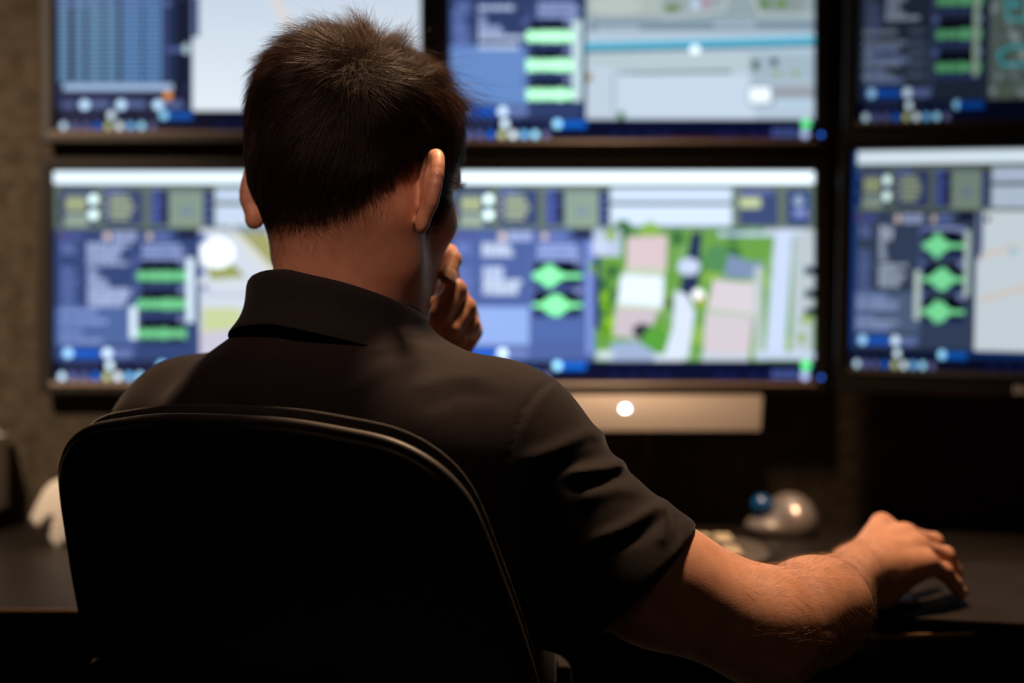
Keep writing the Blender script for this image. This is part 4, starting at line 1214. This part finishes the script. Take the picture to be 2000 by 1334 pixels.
# nape fuzz
wn = np.where(inhead & (Lh[:, 1] < -0.03) & (np.abs(Lh[:, 0]) < 0.075), np.exp(np.minimum(g, 0) / 0.010) * (g < 0.004) * (g > -0.04), 0)
selF = wn[Fc].min(1) > 1e-3
p1, n1 = sample_surface(V_head, Fc[selF], wn, 4500)
if ((n1 * (p1 - (HO - np.array([0, 0, 0.05])))).sum(1) < 0).mean() > 0.5: n1 = -n1
dn = np.array([0.25, 0, -1.0]) + vnoise(p1, 60, 9) * 0.6; dn -= n1 * (dn * n1).sum(1, keepdims=True); dn /= np.linalg.norm(dn, axis=1, keepdims=True)
Ln = rng.uniform(0.003, 0.008, len(p1))
pt = np.stack([p1 + (dn + n1 * 0.25) * (Ln * s)[:, None] for s in np.linspace(0, 1, 4)], 1)
strands('nape_hair', pt, rng.uniform(0.00003, 0.00006, len(p1)), rng.random(len(p1)) * 0.3, M['hair'], person)
# forearm hair
tt = np.clip(((V - RE_) @ (RW - RE_)) / ((RW - RE_) @ (RW - RE_)), -0.5, 1.6)
dd = np.linalg.norm(V - (RE_ + np.clip(tt, -0.2, 1.25)[:, None] * (RW - RE_)), axis=1)
wa = np.where((dd < 0.075) & (V[:, 0] > 0.17) & (tt < 1.22), sstep(tt, -0.3, 0.15) * (1 - 0.85 * sstep(tt, 1.02, 1.2)) * ((tt < 0.85) | (V[:, 2] > RW[2])), 0)
selF = wa[Fc].min(1) > 0.02
p2, n2 = sample_surface(V, Fc[selF], wa, 10000)
axis_p = RE_ + np.clip(((p2 - RE_) @ (RW - RE_)) / ((RW - RE_) @ (RW - RE_)), 0, 1)[:, None] * (RW - RE_)
if ((n2 * (p2 - axis_p)).sum(1) < 0).mean() > 0.5: n2 = -n2
dr = (RW - RE_) / np.linalg.norm(RW - RE_) + vnoise(p2, 50, 4) * 0.45 + rng.normal(size=p2.shape) * 0.15 + np.array([0.1, -0.2, -0.35])
dr -= n2 * (dr * n2).sum(1, keepdims=True); dr /= np.linalg.norm(dr, axis=1, keepdims=True)
Ln = rng.uniform(0.005, 0.015, len(p2))
pt = np.stack([p2 + dr * (Ln * s)[:, None] + n2 * (Ln * (0.55 * s - 0.35 * s * s))[:, None] for s in np.linspace(0, 1, 5)], 1)
strands('arm_hair', pt, rng.uniform(0.000032, 0.00006, len(p2)), rng.random(len(p2)), M['arm_hair'], person)
# eyebrows
for s in (-1, 1):
    bp = []
    for i in range(220):
        u = rng.random(); base = np.array([s * (0.014 + 0.036 * u), 0.1035 - 0.020 * u * u, 0.030 + 0.004 * math.sin(u * 3) + rng.normal() * 0.0018])
        d = np.array([s * 1.0, -0.1 - 0.4 * u, 0.25 - 0.4 * u]) + rng.normal(size=3) * 0.15
        bp.append([H(*(base + d * 0.008 * k / 3 + np.array([0, 0.001 * k, 0]))) for k in range(4)])
    strands('eyebrow', np.array(bp), np.full(len(bp), 0.00013), rng.random(len(bp)) * 0.4, M['hair'], person)

# ------------------------------------------------------------------ polo shirt
S = Field()
S.ell(T(0, 0.020, 0.86), (0.176, 0.104, 0.165), TR, 0.05)
S.cap(T(-0.160, 0, 0.932), T(0.160, 0, 0.932), 0.052, k=0.05)
S.cap(T(0, -0.010, 0.992), T(0.125, -0.006, 0.953), 0.054, 0.044, k=0.045); S.cap(T(0, -0.010, 0.992), T(-0.13, -0.006, 0.953), 0.054, 0.044, k=0.045)
S.ell(T(-0.075, -0.062, 0.91), (0.07, 0.04, 0.08), TR, 0.05); S.ell(T(0.075, -0.062, 0.91), (0.07, 0.04, 0.08), TR, 0.05)
S.ell(T(0, 0.100, 0.70), (0.165, 0.103, 0.17), TR, 0.06)
S.ell(T(0, 0.110, 0.58), (0.172, 0.118, 0.10), TR, 0.06)
ax = (RE_ - RS); ax /= np.linalg.norm(ax)
CUFF = np.array((0.116, 1.132, 0.823))
S.cap(RS + np.array((0.002, 0, 0.0)), RM + np.array((-0.004, 0, -0.006)), 0.059, 0.055, k=0.045)
S.cap(RM + np.array((-0.004, 0, -0.006)), CUFF + np.array((0, 0, -0.002)) + ax * 0.05, 0.055, 0.0555, k=0.03)
S.cap(T(0.15, 0.0, 0.86), CUFF + np.array((-0.035, 0, -0.010)), 0.075, 0.050, k=0.05)
axl = (LE - LS); axl /= np.linalg.norm(axl)
S.cap(LS, LS + axl * 0.20, 0.062, 0.062, k=0.045)
S.cap(T(0, -0.006, 0.96), T(0, -0.003, 1.03), 0.076, 0.064, k=0.03); S.ell(T(0, -0.050, 0.985), (0.085, 0.042, 0.042), TR, 0.04)
# neck opening
S.cap(T(0, 0.002, 1.075), T(0, 0.0, 1.18), 0.050, 0.062, k=0.012, op='-')
S.cap(T(0, 0.02, 1.00), T(0, 0.10, 1.06), 0.030, 0.035, k=0.012, op='-')

# folds: soft ridges (+) and valleys (-) laid over the cloth; coordinates are read off on the sleeve and back
folds = []


def fold(pts_, w, h, D=None): folds.append((np.array(pts_, float), w, h))


fold([(1010, 905), (1080, 880), (1150, 845), (1205, 850)], 14, 5.0)      # sleeve ridge below the shoulder
fold([(1040, 930), (1120, 905), (1200, 880)], 11, -5.0)
fold([(1110, 925), (1180, 915), (1232, 900)], 10, 6.5)
fold([(1100, 950), (1180, 945), (1228, 925)], 11, -6.0)
fold([(1120, 980), (1200, 955), (1262, 958)], 15, 3.5)
fold([(1150, 1060), (1220, 1030), (1290, 985), (1312, 990)], 12, 6.0)
fold([(1190, 1070), (1250, 1050), (1292, 1015)], 10, -5.0)
fold([(1296, 985), (1300, 1020), (1290, 1070)], 10, 5.0)
fold([(1318, 1000), (1325, 1040), (1312, 1080)], 8, -4.5)
fold([(1180, 790), (1200, 830), (1190, 860)], 14, 3.0)
fold([(1085, 738), (1050, 765), (1022, 800), (1003, 850), (990, 905), (985, 960)], 3.6, -2.6)   # sleeve seam
fold([(1095, 745), (1062, 775), (1036, 810), (1018, 860)], 9, 1.6)
fold([(560, 655), (700, 660), (800, 650), (880, 662)], 10, 2.2)          # yoke fold below the collar
fold([(700, 690), (790, 668), (880, 690)], 11, 2.6)
fold([(470, 680), (420, 700), (370, 745), (345, 790)], 9, 2.5)
fold([(500, 720), (430, 745), (390, 790)], 14, -2.2)
fold([(800, 760), (880, 735), (960, 735)], 14, 2.2)
fold([(820, 800), (900, 770), (990, 775)], 14, -2.2)
fold([(640, 800), (740, 720), (860, 690)], 18, 1.8)
fold([(560, 800), (520, 740), (540, 700)], 16, -1.8)


def fold_field(X):
    px = 1000 + X[:, 0] / X[:, 1] * FPX; py = HZ - (X[:, 2] - CAMZ) / X[:, 1] * FPX
    out = np.zeros(len(X))
    back = 1 - sstep(((X - TC) @ tf), -0.005, 0.05)
    arm = sstep(X[:, 0], 0.02, 0.05)
    gate = np.maximum(back, arm * (1 - sstep(X[:, 1], 1.16, 1.20)))
    for pts_, w, h in folds:
        lo_b = pts_.min(0) - 3 * w; hi_b = pts_.max(0) + 3 * w
        if px.max() < lo_b[0] or px.min() > hi_b[0] or py.max() < lo_b[1] or py.min() > hi_b[1]: continue
        d = np.full(len(X), 1e9); cum = np.zeros(len(X)); nseg = len(pts_) - 1
        for i in range(nseg):
            a, b2 = pts_[i], pts_[i + 1]; ab = b2 - a
            t = np.clip(((px - a[0]) * ab[0] + (py - a[1]) * ab[1]) / (ab @ ab), 0, 1)
            di = np.hypot(px - a[0] - t * ab[0], py - a[1] - t * ab[1]); c2 = di < d
            d = np.where(c2, di, d); cum = np.where(c2, (i + t) / nseg, cum)
        tap = np.minimum(1, np.minimum(cum, 1 - cum) * 5 + 0.15) if w > 5 else 1.0
        out += -h * (0.00058 if h > 0 or w < 5 else 0.00038) * np.exp(-(d / w) ** 2) * tap
    n3 = np.sin(X @ np.array([31, 18, 40.]) + 1) * np.sin(X @ np.array([-22, 30, 25.])) + 0.6 * np.sin(X @ np.array([60, -44, 35.]) + 2)
    return out * gate + 0.0009 * n3


S.fn(fold_field, 0.0001, 'd')
# cut and hollow the cuffs, cut the hem
cp = CUFF + ax * 0.012
cutn = ax + np.array((0.10, 0.0, -0.42)) * 0.55; cp = np.array((0.104, 1.10, 0.831)); cutn = np.array((0.70, -0.06, -0.71)); cutn /= np.linalg.norm(cutn)
S.p.append((lambda X: -np.minimum((X - cp) @ cutn, 1) + np.maximum(0, (0.04 - X[:, 0])) * 20, 0.006, '-', cp, 0.16))
S.p.append((lambda X: np.maximum(np.linalg.norm((X - CUFF) - ((X - CUFF) @ ax)[:, None] * ax, axis=1) - 0.0500, -((X - cp) @ cutn) - 0.03), 0.003, '-', cp, 0.12))
cl = LS + axl * 0.19
S.p.append((lambda X: np.maximum(-((X - cl) @ axl), np.linalg.norm(X - cl, axis=1) - 0.12), 0.003, '-', cl, 0.15))
Vs, Fs = S.mesh((-0.44, 1.0, 0.46), (0.24, 1.56, 1.08), 0.0024, 2)
shirt = np_mesh('polo_shirt', to_person(Vs), Fs, M['shirt'], person)
shirt['label'] = 'black short-sleeved polo shirt'

# collar
nph = 120; V_ = []
prof_n = 14
for i in range(nph):
    ph = -PI + (i / (nph - 1)) * 2 * PI            # 0 = nape, +-pi = throat
    ph *= 0.93
    a = math.sin(ph); b2 = -math.cos(ph)           # lateral, depth (b2=-1 at nape)
    fr = (1 - math.cos(ph)) / 2
    ztop = 1.071 - 0.040 * fr - 0.010 * max(0, a) * 1.0 + 0.002 * max(0, -a)
    rx, ry = 0.066, 0.070
    # fold-over section: inner foot -> inner top -> roll -> outer leaf edge
    leafw = 0.041 + 0.015 * fr
    flare = 0.0125 + 0.014 * max(0, a) + 0.004 * max(0, -a) + 0.006 * fr
    for j in range(prof_n):
        s = j / (prof_n - 1)
        if s < 0.35: q = s / 0.35; dr, dz = 0.002 * (1 - q) - 0.001, -0.032 * (1 - q)
        elif s < 0.55: q = (s - 0.35) / 0.20; dr, dz = -0.001 + 0.0055 * (1 - math.cos(q * PI)) / 1.0 * 0.9, 0.0045 * math.sin(q * PI)
        else: q = (s - 0.55) / 0.45; dr, dz = 0.009 + flare * (0.05 * q + 0.95 * q ** 3), -leafw * q
        V_.append(T(a * (rx + dr), -0.005 + b2 * (ry + dr), ztop + dz))
F_ = [(i * prof_n + j, i * prof_n + j + 1, (i + 1) * prof_n + j + 1, (i + 1) * prof_n + j) for i in range(nph - 1) for j in range(prof_n - 1)]
col = np_mesh('collar', to_person(np.array(V_)), F_, M['collar'], shirt)
sol = col.modifiers.new('s', 'SOLIDIFY'); sol.thickness = 0.0022; sol.offset = 1
sb = col.modifiers.new('b', 'SUBSURF'); sb.levels = 1; sb.render_levels = 1
# cuff hem band
ang = np.linspace(0, 2 * PI, 48, endpoint=False)

# ------------------------------------------------------------------ trousers, belt, shoes
hipL, hipR = T(-0.09, 0.11, 0.53), T(0.09, 0.11, 0.53)
knL, knR = T(-0.12, 0.46, 0.545), T(0.13, 0.46, 0.545)
ftL, ftR = T(-0.12, 0.50, 0.10), T(0.15, 0.50, 0.10)
Tr = Field()
Tr.ell(T(0, 0.115, 0.565), (0.162, 0.112, 0.095), TR, 0.05)
for h_, k_, a_ in ((hipL, knL, ftL), (hipR, knR, ftR)):
    Tr.cap(h_, k_, 0.085, 0.063, k=0.04); Tr.cap(k_, a_, 0.062, 0.048, k=0.03)
Vt, Ft = Tr.mesh(T(0, 0.25, 0.3) - 0.55, T(0, 0.25, 0.3) + 0.55, 0.006, 2)
np_mesh('trousers', to_person(Vt), Ft, M['denim'], person)
for a_ in (ftL, ftR):
    sh = Field(); b0 = np.array([a_[0], a_[1], 0])
    sh.cap(b0 + np.array([0, 0, 0.05]) - tf * 0.03, b0 + np.array([0, 0, 0.038]) + tf * 0.15, 0.040, 0.034, k=0.03)
    sh.cap(b0 + np.array([0, 0, 0.05]) - tf * 0.02, b0 + np.array([0, 0, 0.11]) - tf * 0.005, 0.042, 0.045, k=0.03)
    sh.p.append((lambda X: X[:, 2] - 0.012, 0.004, '-', b0, 99))
    v_, f_ = sh.mesh(b0 - 0.25, b0 + 0.25, 0.005, 1)
    so = np_mesh('shoe', to_person(v_), f_, M['shoe'], person)
    pl = [(b0 + tf * y + tu * x)[:2] - person_loc[:2] for x, y in [(0.042 * math.cos(q), 0.055 + 0.125 * math.sin(q)) for q in np.linspace(0, 2 * PI, 28, endpoint=False)]]
    prism('sole', [tuple(p) for p in pl], 0.0, 0.014, M['rubber'], so)
